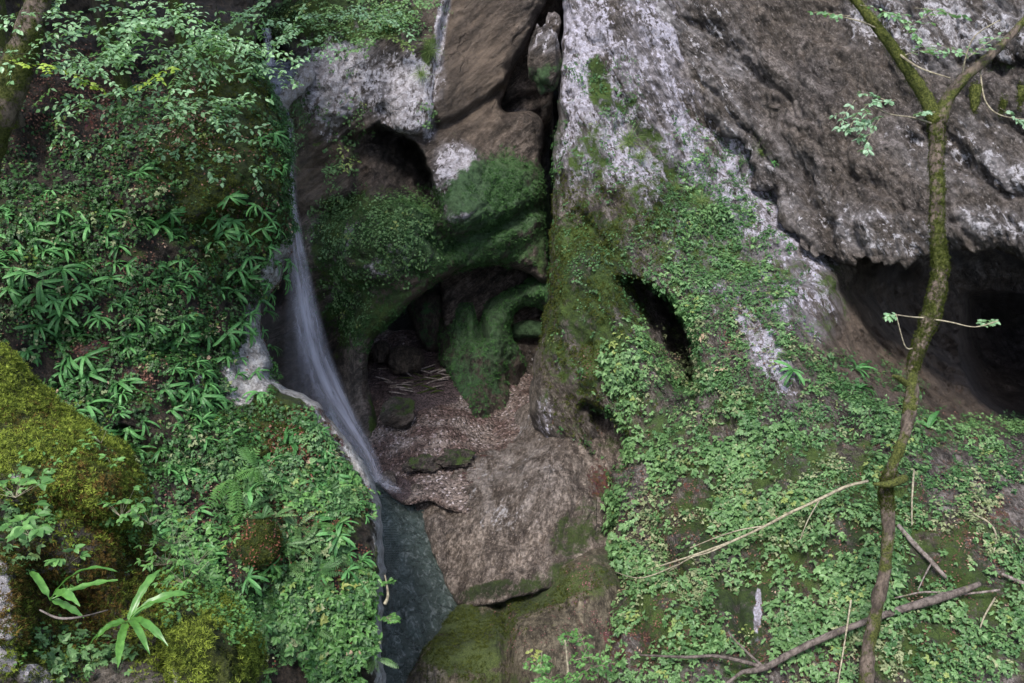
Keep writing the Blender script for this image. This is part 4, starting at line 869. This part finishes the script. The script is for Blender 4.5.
# --- stones
def stone(name, px, py, z, rx, ry, rz, mat, label, cat='stone', seed=0., white_up=0., moss_dn=0., moss_up=0., rough=.22, parent=None, group=None, rot=0.):
    n, m = 40, 28; th = np.arange(n) * 2 * math.pi / n; ph = (np.arange(m) + .5) / m * math.pi
    A, B = np.meshgrid(th, ph); S = np.stack([np.cos(A) * np.sin(B), np.sin(A) * np.sin(B), np.cos(B)], -1).reshape(-1, 3)
    k = 1 + fbm(S * 1.3 + seed, 5, .55) * rough; S2 = np.sign(S) * np.abs(S) ** .85 * k[:, None] * np.array([rx, ry, rz])
    c, s = math.cos(rot), math.sin(rot); S2 = np.stack([S2[:, 0] * c + S2[:, 2] * s, S2[:, 1], -S2[:, 0] * s + S2[:, 2] * c], 1)
    idx = np.arange(n * m).reshape(m, n); nx = np.roll(idx, -1, 1)
    F = np.stack([idx[:-1], idx[1:], nx[1:], nx[:-1]], -1).reshape(-1, 4)
    V = np.concatenate([S2, [S2[:n].mean(0)], [S2[-n:].mean(0)]]); h = np.arange(0, n, 2); F = np.concatenate([F, np.stack([h * 0 + n * m, h, (h + 1) % n, (h + 2) % n], 1), np.stack([h * 0 + n * m + 1, idx[-1][(h + 2) % n], idx[-1][(h + 1) % n], idx[-1][h]], 1)])
    u = V[:, 2] / rz; mk = np.stack([moss_dn * sstep(.3, -.3, u) + moss_up * sstep(-.2, .4, u), white_up * sstep(.05, .45, u), u * 0], 1)
    me = mk_mesh(name, V, F, None, mat, {'mask': mk, 'mask2': np.stack([sstep(.3, -.3, u) * moss_dn, u * 0, u * 0], 1)})
    return link(name, me, parent, label, cat, group, None, P(px, py, z))
stone('boulder', 545, 58, 20.3, .32, .45, .62, M_WALL, 'boulder wedged in the black crack with a white top and mossy underside', 'boulder', 3., .8, .85, rough=.28)
stone('stone', 553, 26, 21.2, .16, .3, .26, M_WALL, 'small pale stone wedged high in the black crack', 'stone', 8., .6)
stone('boulder', 398, 412, 21.0, .36, .35, .30, M_WALL, 'dark rounded mossy boulder on the gravel near the left side of the cave mouth', 'boulder', 5., .2, .3, .5)
stone('boulder', 405, 360, 23.3, .42, .4, .30, M_PILLAR, 'brown rounded boulder at the back of the cave floor', 'boulder', 7., 0, 0, 0)
stone('stone', 382, 352, 23.6, .22, .25, .25, M_PILLAR, 'small dark stone at the far left corner of the cave floor', 'stone', 9.)
stone('stone', 388, 479, 19.7, .16, .18, .13, M_WASH, 'rounded tan stone in the water where the waterfall meets the pool', 'stone', 12., 0, 0, 0)
stone('stone', 456, 458, 19.85, .34, .25, .09, M_WALL, 'flat mossy stone on the gravel above the washed rock', 'stone', 15., 0, 0, .45, rough=.5)
stone('stone', 424, 464, 19.85, .36, .25, .10, M_WALL, 'low dark mossy stone at the lower left of the gravel', 'stone', 19., 0, 0, .35, rough=.5)
stone('stone', 418, 490, 19.4, .14, .15, .10, M_WASH, 'pale stone at the edge of the pool', 'stone', 22.)
for k in range(34):      # sticks washed into the cave
    x, y = R_.uniform(384, 452), R_.uniform(366, 394); z = onsurf('gravel', x, y, .06); a = U(-.35, .35); L = U(10, 26)
    tube_obj('stick', [(x - math.cos(a) * L / 2, y - math.sin(a) * L / 2, z), (x, y + U(-2, 2), z - .04), (x + math.cos(a) * L / 2, y + math.sin(a) * L / 2, z)], [1.2, U(1.2, 2.4), .8], B_GREY if k % 3 else B_DARK, None, 6, .1, 12, None, 0, P(x, y, z),
             label='thin driftwood stick lying on the gravel floor of the cave', cat='stick', group='driftwood sticks in the cave')

# --- two beeches added to shade the left slope, their unseen crowns above the frame
def shade_tree(x, y, zt, h, rad, n, label):
    b = np.array([x, y, zt]); root = empty('tree', b, label, 'tree')
    V, F, N = tube([b, b + [.2, .1, h * .5], b + [0, .4, h]], [.2, .16, .07], 10, 24, .25, 3); link('trunk', mk_mesh('trunk', V - b, F, None, B_MID), root)
    T = TM(); c = b + np.array([0, .3, h])
    for k in range(n):
        d = R_.normal(0, 1, 3); d /= np.linalg.norm(d); q = c + d * U(.3, 1) ** .5 * np.array([rad, rad, rad * .45])
        for j in range(9): s_ = U(.09, .15); T.add(leaf(s_, s_ * .62, 2, .4, .2), rotm(U(0, 6.28), U(-.5, .5), U(-.5, .5)), q + R_.normal(0, .16, 3), U(0, 1))
    V, F, t = T.get(); link('crown', mk_mesh('crown', V - b, F, None, G_TREE, {'tint': np.stack([t, t * 0, t * 0], 1)}, smooth=False), root)
shade_tree(-6.5, 12.5, 8.5, 7.8, 3.6, 1350, 'beech added above the left slope for shade, its unseen crown out of the picture')
shade_tree(-10.5, 11, 7, 9., 3.2, 900, 'beech added left of the fern slope for shade, its unseen crown out of the picture')
# ------------------------------------------------------------------ falling water
def fall_mat(name, dens, seed):
    t = NT(name); a = t.attr('flow'); u, v, e = a[0], a[1], a[2]
    cx = t.n('ShaderNodeCombineXYZ'); t.put(cx.inputs[0], t.math('MULTIPLY', u, 2.6)); t.put(cx.inputs[1], t.math('MULTIPLY', v, 1.1)); cx.inputs[2].default_value = seed
    n = t.noise(cx.outputs[0], 1.6, 7, .62, .25); n2 = t.noise(cx.outputs[0], .6, 3, .5)
    al = t.math('MULTIPLY', t.map(t.math('ADD', t.math('MULTIPLY', n, .6), t.math('MULTIPLY', n2, .4)), .30, .72), t.math('MULTIPLY', e, dens), clamp=True)
    d = t.bsdf((.70, .69, .78), .6, .2); tl = t.n('ShaderNodeBsdfTranslucent'); tl.inputs[0].default_value = (.68, .67, .78, 1)
    m = t.n('ShaderNodeMixShader'); m.inputs[0].default_value = .4; t.L(d.outputs[0], m.inputs[1]); t.L(tl.outputs[0], m.inputs[2])
    tr = t.n('ShaderNodeBsdfTransparent'); m2 = t.n('ShaderNodeMixShader'); t.L(al, m2.inputs[0]); t.L(tr.outputs[0], m2.inputs[1]); t.L(m.outputs[0], m2.inputs[2])
    return t.done(m2.outputs[0])
def veil(name, rows, mat, bulge=.25, nu=26, nv=90, parent=None, base=(0, 0, 0)):
    """rows: (left px, right px, py, z, strength)"""
    S = spline([(a, b, c, d, e) for a, b, c, d, e in rows], nv) if False else None
    R0 = np.array(rows, float); t = np.linspace(0, len(R0) - 1, nv); i = np.clip(t.astype(int), 0, len(R0) - 2); f = (t - i)[:, None]; S = R0[i] * (1 - f) + R0[i + 1] * f
    for _ in range(4): S[1:-1] = (S[:-2] + 2 * S[1:-1] + S[2:]) / 4
    u = np.linspace(0, 1, nu); Uu, I = np.meshgrid(u, np.arange(nv)); Uu = Uu.ravel(); I = I.ravel()
    px = S[I, 0] * (1 - Uu) + S[I, 1] * Uu; z = S[I, 3] - bulge * np.sin(Uu * math.pi)
    V = P(px, S[I, 2], z); V[:, 1] += fbm(np.stack([Uu * 6, I / nv * 2.5, Uu * 0], 1), 3) * .06
    e = np.sin(Uu * math.pi) ** 1.2 * S[I, 4]; fl = np.stack([Uu, I / nv * 3, e], 1)
    idx = np.arange(nu * nv).reshape(nv, nu); q = np.stack([idx[:-1, :-1], idx[1:, :-1], idx[1:, 1:], idx[:-1, 1:]], -1).reshape(-1, 4)
    return link(name, mk_mesh(name, V - np.array(base), q, None, mat, {'flow': fl}), parent, kind='structure' if parent is None else None)
M1 = fall_mat('falling_water', .42, 1.); M2 = fall_mat('falling_water_bright', 1.05, 7.)
main = veil('waterfall', [(283,294,118,20.4,.8),(285,297,160,20.35,1),(286,298,200,20.3,1),(285,306,240,20.2,1),(285,314,280,20.,.9),(284,324,320,19.8,.6),(281,336,360,19.7,.5),(286,352,400,19.6,.6),(315,368,430,19.5,.8),(345,380,460,19.45,1),(365,388,482,19.4,1)], M1)
veil('strand', [(285,291,118,20.2,.8),(288,296,200,20.1,1),(289,303,240,20.0,1),(291,312,275,19.8,.9),(294,321,310,19.6,1),(298,332,350,19.4,.9),(314,348,390,19.3,.9),(340,362,425,19.2,.9),(360,378,455,19.2,.8),(372,386,480,19.2,.6)], M2, .15, parent=main)
veil('strand', [(292,306,290,20.1,.0),(290,312,312,19.9,.9),(293,318,340,19.7,.7),(302,332,380,19.6,.5),(325,352,425,19.5,.5),(350,372,455,19.4,.4)], M2, .1, parent=main)
up1 = veil('waterfall', [(261,271,28,20.6,.8),(263,273,40,20.5,1),(264,275,52,20.4,1),(265,277,66,20.3,.8)], M2, .1)
veil('waterfall', [(262,284,10,22.5,.4),(262,280,22,22.,.7),(261,276,34,21.5,.8)], M1, .1)
veil('foam', [(362,388,474,19.3,.3),(372,396,482,19.15,1),(380,404,488,19.0,.8),(388,410,494,18.9,.0)], fall_mat('foam', .7, 3.), .02)
# the small basin above the lip and its chute
ww_ = veil('water', [(262,296,60,21.3,.9),(262,303,70,20.8,.9),(264,300,80,20.5,.9),(270,290,92,20.3,1),(277,287,102,20.3,1),(282,290,120,20.3,1)], simple_mat('basin_water', (.035, .04, .05), (.15, .16, .19), 5, .2, .6, .05, .5), .0)
# rock lip that holds the basin
base = P(290, 96, 20.5)
V, F, N = tube([P(305, 64, 20.7), P(306, 76, 20.4), P(298, 87, 20.2), P(287, 97, 20.1), P(281, 110, 20.2)], [.16, .18, .17, .15, .12], 12, 30, .25, 5)
link('rock_lip', mk_mesh('rock_lip', V, F, None, M_LEDGE, {'mask': np.tile([0, 1.3, 0], (len(V), 1)), 'mask2': np.zeros((len(V), 3))}), kind='structure')
# ------------------------------------------------------------------ individual ferns
def mesh_of(name, tpl, mat):
    V, F, T = tpl; return mk_mesh(name, V, F, None, mat, {'tint': np.stack([T, np.full(len(T), .3), T * 0], 1)}, smooth=False)
STRAP_ME = [mesh_of('strap_fern', t_strap(None, .30), G_STRAP) for _ in range(12)]
FERN_ME = [mesh_of('feathery_fern', t_fern(.32), G_BRIGHT) for _ in range(6)]
GRASS_ME = [mesh_of('grass_tuft', t_grass(70, .22), G_GRASS) for _ in range(4)]
from mathutils import Matrix
def put(me, name, pos, nrm, s, label, cat, group=None, grav=.4):
    up = nrm * (1 - grav) + np.array([0, 0, grav]) + R_.normal(0, .12, 3); M = basis(up[None], np.array([U(0, 6.28)]))[0]
    if name == 'fern':    # strap leaves hang down the slope
        zc = up / np.linalg.norm(up); g = np.array([.25, 0, -1.]) + nrm * .3 + R_.normal(0, .25, 3); g -= zc * g.dot(zc); g /= np.linalg.norm(g); M = np.stack([g, np.cross(zc, g), zc], 1)
    o = link(name, me, None, label, cat, group); o.matrix_world = Matrix([[*M[0] * s, pos[0]], [*M[1] * s, pos[1]], [*M[2] * s, pos[2]], [0, 0, 0, 1]]); return o
def many(lay, specs, n, mes, name, s, label, cat, group, mind=9, grav=.4, noise=.3, lift=.03):
    p, nn, px, py = sample(lay, specs, n * 8, noise=noise, nsc=2.); got = []
    for k in range(len(p)):
        if all((px[k] - a) ** 2 + (py[k] - b) ** 2 > mind ** 2 for a, b in got):
            got.append((px[k], py[k])); put(mes[R_.integers(len(mes))], name, p[k] + nn[k] * lift, nn[k], U(*s), label, cat, group, grav)
            if len(got) >= n: break
many('fern_slope', [(140,300,130,70,0,1),(110,235,120,40,0,.9),(60,330,60,90,0,.6),(200,340,50,60,0,.8)], 148, STRAP_ME, 'fern', (.65, 1.15), 'hart\'s tongue fern with drooping strap leaves on the shaded upper part of the left slope', 'fern', 'strap leaved ferns on the upper left slope', 10)
many('fern_slope', [(160,430,110,50,0,1),(240,455,60,30,0,.9),(330,455,40,30,30,.6),(190,510,60,40,0,.8),(240,590,90,60,0,.5)], 74, STRAP_ME, 'fern', (.6, 1.1), 'hart\'s tongue fern with glossy strap leaves low on the left slope behind the mossy boulder', 'fern', 'strap leaved ferns on the lower left slope', 11)
many('fern_slope', [(272,180,14,110,0,1)], 22, STRAP_ME, 'fern', (.5, .85), 'small strap leaved fern on the slope edge beside the waterfall', 'fern', 'ferns along the edge beside the waterfall', 9)
SMALLF_ME = [mesh_of('feathery_fern', t_fern(.26), m_) for m_ in (G_BRIGHT, G_MID, G_DARK2, G_DARK2, G_MID, G_BRIGHT)]
many('fern_slope', [(320,590,70,90,0,1),(220,640,90,50,0,.9),(330,500,40,40,0,.5)], 60, SMALLF_ME, 'fern', (.6, 1.3), 'feathery fern among low leaves on the bank left of the pool', 'fern', 'feathery ferns on the bank left of the pool', 12, .5, noise=.5)
many('fern_slope', [(335,480,40,60,30,1),(360,560,20,60,0,1)], 18, STRAP_ME, 'fern', (.5, .9), 'small strap leaved fern on the bank edge above the pool', 'fern', 'strap leaved ferns on the bank edge above the pool', 10)
def one(lay, x, y, me, name, s, label, cat, grav=.4, lift=.05):
    V, N = depth_on(lay, x, y); return put(me, name, V + N * lift, N, s, label, cat, None, grav)
one('right_wall', 853, 372, STRAP_ME[0], 'fern', 1.5, 'strap leaved fern at the left foot of the cave recess on the right', 'fern')
one('right_wall', 930, 430, STRAP_ME[1], 'fern', 1.6, 'pale strap leaved fern just right of the mossy trunk', 'fern')
one('right_wall', 790, 374, STRAP_ME[2], 'fern', 1.2, 'strap leaved fern beside the white rock patch mid slope', 'fern')
one('right_wall', 858, 392, STRAP_ME[3], 'fern', 1.2, 'strap leaved fern below the fern at the foot of the recess', 'fern')
one('fern_slope', 315, 520, STRAP_ME[4], 'fern', 1.3, 'pale strap leaved fern amid low green leaves near the pool edge', 'fern')
one('fern_slope', 256, 515, STRAP_ME[5], 'fern', 1.3, 'strap leaved fern drooping over the mossy rock knob', 'fern', lift=.3)
for k, (x, y, s) in enumerate([(232,478,1.7),(258,470,1.3),(245,505,1.1)]):
    one('fern_slope', x, y, FERN_ME[k], 'fern', s, ['large feathery fern above the mossy rock knob', 'feathery fern right of the large feathery fern', 'feathery fern just over the mossy rock knob'][k], 'fern', lift=.1)
for x, y, s, lab in [(428,52,2.0,'long hanging grass tuft on the white rock left of the brown slab'),(422,75,1.5,'drooping grass tuft below the hanging grass on the white rock'),(632,140,2.2,'dry grass tuft on the pale streaked rock'),(640,160,1.7,'grass tuft under the dry grass on the pale streaked rock'),
                     (762,150,2.0,'grass tuft hanging from the brown cliff'),(700,205,1.5,'grass tuft on the ledge left of the brown cliff'),(672,190,1.4,'small grass tuft above the leafy slope')]:
    one('right_wall' if x > 560 else 'back_wall', x, y, GRASS_ME[R_.integers(4)], 'grass_tuft', s, lab, 'grass', .15) if x != 762 else one('overhanging_cliff', x, y, GRASS_ME[0], 'grass_tuft', s, lab, 'grass', .15)
one('overhanging_cliff', 770, 165, STRAP_ME[6], 'fern', .8, 'small fern below the grass tuft on the brown cliff', 'fern')

# ------------------------------------------------------------------ the near boulder, lower left
FB = [(-260,290),(-30,335),(6,350),(24,372),(46,392),(66,408),(84,424),(112,434),(134,458),(144,484),(147,512),(154,536),(172,556),(196,574),(216,592),(240,606),(254,630),(262,664),(268,720),(272,830),(-260,830)]
M_FB = rock_mat('mossy_boulder_rock', (.06, .05, .04), (.22, .19, .16), strata=10, moss_up=.06, moss1=(.02, .028, .005), moss2=(.11, .13, .02), white=(.62, .58, .60), litter=(.16, .08, .05), fine=14., specks=.25)
fb = layer('near_boulder', FB, [(0,350,5.3),(60,410,5.2),(140,470,5.15),(150,540,5.0),(200,590,4.8),(255,650,4.7),(265,800,4.6),(60,470,4.8),(0,450,4.75),(110,520,4.75),(60,560,4.55),(0,560,4.3),(100,600,4.65),(180,640,4.45),(120,683,4.35),(40,640,4.3),(0,683,4.05),(220,683,4.35),(-260,290,5.6),(-260,830,3.8),(-100,600,4)],
      M_FB, step=1.7, jit=3, rpx=34, rm=.42, skirt=1.6, skn=4,
      feats=[('line',[(20,520),(70,505),(120,535),(130,560)],12,.16),('line',[(40,590),(90,610),(110,640),(160,660)],14,.16),('blob',(85,470,55,40,20),-.14),('blob',(205,640,44,36,20),-.16),('line',[(150,560),(160,610),(170,683)],10,.16),('blob',(2,600,14,36,0),-.10),('blob',(16,630,12,12,20),-.08),('blob',(4,658,12,12,0),-.07),('blob',(34,674,16,8,20),-.08)],
      disp=[D(1.5,.14,10,1.2,6,.55), D(6,.035,0,1,5,.6)],
      moss=[(70,450,90,60,30,1.35),(0,400,60,60,0,1.3),(210,640,60,44,20,1.3),(115,500,40,40,0,1.1),(60,600,60,60,0,.55),(20,650,20,24,0,1.),(150,600,30,50,0,.8),(-150,500,160,200,0,1)],
      white=[(0,595,12,40,0,1.8),(14,628,16,14,20,1.8),(4,655,12,16,0,1.7),(34,674,16,9,20,1.8),(60,585,20,24,0,.75),(98,490,10,5,0,1.1),(170,672,12,16,0,1.),(16,474,12,8,0,1.2),(22,385,10,8,0,.8),(120,570,18,18,0,.7)],
      litter=[(105,612,26,10,-15,1.),(110,640,20,16,0,.8),(225,625,26,12,0,.6)], kind=None, label='large mossy boulder filling the lower left corner of the view', cat='boulder', obname='boulder', base=P(60, 683, 4.3))
cover('moss', 'near_boulder', [(70,450,110,70,30,1),(0,400,70,70,0,1),(210,640,64,50,20,1),(115,500,40,44,0,.8),(150,600,30,60,0,.5),(40,640,50,50,0,.25)], 26000, TMo, (.7, 1.5), G_MOSS, .25, parent=fb, noise=.35, nsc=5., tv=.5)
cover('moss', 'near_boulder', [(70,450,120,90,30,.6),(60,600,120,90,0,1),(180,640,80,50,20,.6)], 9000, TMo, (.7, 1.5), G_MOSSD, .25, parent=fb, noise=.4, nsc=5., seed=8)
cover('creeping_leaves', 'near_boulder', [(215,610,50,26,20,1),(190,585,36,24,40,1),(60,650,50,24,0,.5),(130,515,30,14,0,.4)], 420, TS, (.4, .7), G_BRIGHT, .4, noise=.5, nsc=4.)
cover('creeping_leaves', 'near_boulder', [(80,660,40,20,0,1),(20,530,24,30,0,.7)], 70, TL + TE[:3], (.5, .8), G_MID, .5, noise=.5, nsc=4.)
TR = np.random.default_rng(5)
def near_fern(x, y, z, fronds, label):
    """fronds: (tip px, tip py, dz at tip, arch up, width m)"""
    b = P(x, y, z); root = empty('fern', b, label, 'fern')
    for tx, ty, dz, arch, w_ in fronds:
        e = P(tx, ty, z + dz) - b; n = 14; V = []; L = np.linalg.norm(e); side = np.cross(e, [0, 0, 1.]); side /= np.linalg.norm(side); ph = TR.uniform(0, 6)
        tw = TR.uniform(-.5, .5)
        for k in range(n + 1):
            t = k / n; c = e * t + np.array([0, 0, 1.]) * arch * L * 4 * t * (1 - t) * .6
            pr = .16 if t < .1 else min(1., (1.03 - t) * 4.) * (.75 + .25 * math.sin(t * 3.1)); wv = math.sin(k * 1.9 + ph) * .004
            up_ = np.array([0, 0, 1.]); sd = side * math.cos(tw) + up_ * math.sin(tw)
            for s_, h_ in ((-1, .18), (-.5, .12), (0, -.0), (.5, .12), (1, .18)): V.append(c + sd * s_ * w_ / 2 * pr + up_ * (h_ * w_ * pr + (wv if abs(s_) == 1 else 0) * s_))
        F = [(k * 5 + j, k * 5 + j + 1, k * 5 + j + 6, k * 5 + j + 5) for k in range(n) for j in range(4)]
        me = mk_mesh('frond', np.array(V), np.array(F), None, G_NEAR, {'tint': np.tile([TR.uniform(.4, 1), .3, 0], (len(V), 1))}); link('frond', me, root)
    return root
G_NEAR = leaf_mat('near_fern_leaf', (.05, .15, .03), (.13, .30, .06), None, .35, .5, .35)
near_fern(128, 622, 4.25, [(175,604,-.05,.35,.034),(193,594,.1,.3,.031),(168,646,-.2,.3,.032),(150,655,-.25,.35,.031),(118,668,-.25,.2,.034),(96,640,-.1,.35,.031),(160,570,.15,.2,.032),(90,644,.1,.2,.035),(140,600,.1,.2,.03)], 'bright strap leaved fern on the near boulder, its leaves spread like a star')
near_fern(50, 600, 4.15, [(118,572,-.1,.35,.034),(80,606,-.2,.3,.035),(30,572,.1,.3,.035),(84,618,0,.15,.03),(118,580,.1,.1,.03)], 'bright strap leaved fern on the near boulder with one long leaf reaching right')
def near_leafy(x, y, z, n, R0, s, label, name='leafy_plant', mat=None, asp=.62):
    b = P(x, y, z); root = empty(name, b, label, 'plant'); T, W = TM(), TM()
    for k in range(n):
        d = R_.normal(0, 1, 3); d[2] = abs(d[2]) * .4 + .15; d /= np.linalg.norm(d); c = d * R0 * U(.3, 1) * np.array([1.2, .8, 1]); W.add(stemq((0, 0, -.03), c, .0014))
        for a in (-1, 0, 1):
            q = s * U(.75, 1.1); T.add(leaf(q, q * asp, 4, U(.2, .9), .22), rotm(math.atan2(d[1], d[0]) + a * 1.0 + U(-.3, .3), U(-.2, .3), U(-.3, .3)), c, U(.2, .95))
    V, F, t = T.get(); link('leaves', mk_mesh('leaves', V, F, None, mat or G_BRIGHT, {'tint': np.stack([t, t * 0, t * 0], 1)}, smooth=False), root)
    V, F, t = W.get(); link('stems', mk_mesh('stems', V, F, None, B_TWIG), root)
    return root
near_leafy(14, 492, 4.3, 9, .12, .055, 'leafy plant with pointed green leaves at the left edge of the near boulder')
near_leafy(28, 530, 4.2, 10, .14, .06, 'low leafy plant with arching leaves below the one at the left edge')
near_leafy(112, 462, 4.8, 4, .05, .032, 'tiny pale leaved plant on top of the near boulder')
near_leafy(120, 512, 4.55, 12, .15, .038, 'trailing plant with round pale leaves hanging on the shoulder of the near boulder', asp=.8)
near_leafy(150, 520, 4.75, 10, .12, .035, 'small pale plant where the near boulder edge meets the slope behind', asp=.8)
near_leafy(66, 560, 4.3, 6, .09, .045, 'small green plant between the two bright strap leaved ferns')
near_leafy(100, 438, 5.1, 5, .10, .035, 'pale green plant behind the top edge of the near boulder', asp=.4)
near_leafy(165, 560, 4.85, 14, .14, .04, 'feathery light green plant on the right flank of the near boulder', asp=.35)
near_leafy(185, 580, 4.7, 14, .14, .04, 'feathery light green plant spilling over the near boulder next to the lower moss cushion', asp=.35)
# leafy saplings at the bottom
def sapling(x, y, z, n, L, label, leafL=.07, mat=None, spread=40, h=60):
    b = P(x, y + h, z); root = empty('sapling', b, label, 'sapling')
    tube_obj('trunk', [(x, y + h, z), (x + 3, y + h * .3, z), (x, y - 15, z - .05)], [4, 3, 1.5], B_TWIG, root, 6, .1, 12, None, 0, b)
    sp = []
    for k in range(n):
        a = U(0, 6.28); sp.append((x + U(-spread, spread) * .6, y + U(-8, 34), z + U(-.25, .25), math.cos(a), U(-.4, .2), math.sin(a) * .8, L * U(.5, 1)))
    crown_objs(sp, root, b, mat or G_BRIGHT, leafL, .95, B_TWIG, .1); return root
sapling(565, 655, 12.6, 14, .6, 'pale green leafy sapling in front of the mossy ledge at the bottom', spread=48)
sapling(385, 590, 12.6, 3, .35, 'small light green shoot leaning out over the pool from the left bank', spread=10, h=14)

M_PALE = rock_mat('pale_limestone', (.16, .14, .13), (.42, .39, .38), strata=10, moss_up=0, white=(.70, .66, .68), fine=20.)
tube_obj('twig', [(40,610,4.02),(58,618,3.98),(80,617,4.0),(108,610,4.1)], [2, 2.4, 2, 1.2], B_GREY, None, 6, .15, 12, None, 0, P(58, 618, 3.98), label='thin dead twig lying between the two bright ferns on the near boulder', cat='twig')
cover('moss', 'near_boulder', [(95,490,50,30,0,1),(40,600,70,50,0,.8),(120,570,40,50,0,.8),(30,420,40,20,30,.3)], 7000, TMo, (.7, 1.5), leaf_mat('brown_moss_leaf', (.03, .018, .008), (.17, .11, .03), None, .9, .1, .3), .25, parent=fb, noise=.7, nsc=4., seed=18)
cover('creeping_leaves', 'near_boulder', [(150,530,30,40,0,1),(40,520,50,50,0,.6),(80,470,60,30,20,.15)], 160, TS + TE[:3], (.35, .65), G_BRIGHT, .4, noise=.7, nsc=4., seed=5)
near_leafy(195, 560, 4.95, 16, .2, .035, 'feathery light green plant rising from the gap between the near boulder and the slope', asp=.35)
near_leafy(172, 540, 5.0, 14, .16, .035, 'feathery pale plant behind the shoulder of the near boulder', asp=.35)
# ------------------------------------------------------------------ daylight
w = bpy.data.worlds.new('World'); scene.world = w; w.use_nodes = True
nt = w.node_tree; nt.nodes.clear()
sky = nt.nodes.new('ShaderNodeTexSky'); sky.sky_type = 'NISHITA'; sky.sun_disc = False
SUN_EL, SUN_AZ = math.radians(62), math.radians(203)     # azimuth clockwise from +Y: behind the camera, to the left
sky.sun_elevation = SUN_EL; sky.sun_rotation = SUN_AZ; sky.air_density = 1.0; sky.dust_density = 2.0
bg = nt.nodes.new('ShaderNodeBackground'); bg.inputs[1].default_value = SKY_STRENGTH
wo = nt.nodes.new('ShaderNodeOutputWorld'); hs = nt.nodes.new('ShaderNodeHueSaturation'); hs.inputs['Saturation'].default_value = .8
nt.links.new(sky.outputs[0], hs.inputs['Color']); nt.links.new(hs.outputs[0], bg.inputs[0]); nt.links.new(bg.outputs[0], wo.inputs[0])
sd = bpy.data.lights.new('sun', 'SUN'); sd.energy = SUN_ENERGY; sd.angle = math.radians(14); sd.color = (1, .96, .9)
so = bpy.data.objects.new('sun', sd); COL.objects.link(so)
dv = Vector((math.sin(SUN_AZ) * math.cos(SUN_EL), math.cos(SUN_AZ) * math.cos(SUN_EL), math.sin(SUN_EL)))
so.rotation_euler = dv.to_track_quat('Z', 'Y').to_euler(); so.location = dv * 60
vs = scene.view_settings; vs.view_transform = 'Standard'; vs.look = 'None'; vs.gamma = 1; vs.use_curve_mapping = False; vs.exposure = EXPOSURE
scene.cycles.max_bounces = 5; scene.cycles.diffuse_bounces = 3; scene.cycles.transparent_max_bounces = 12; scene.cycles.transmission_bounces = 3
scene.cycles.use_denoising = True
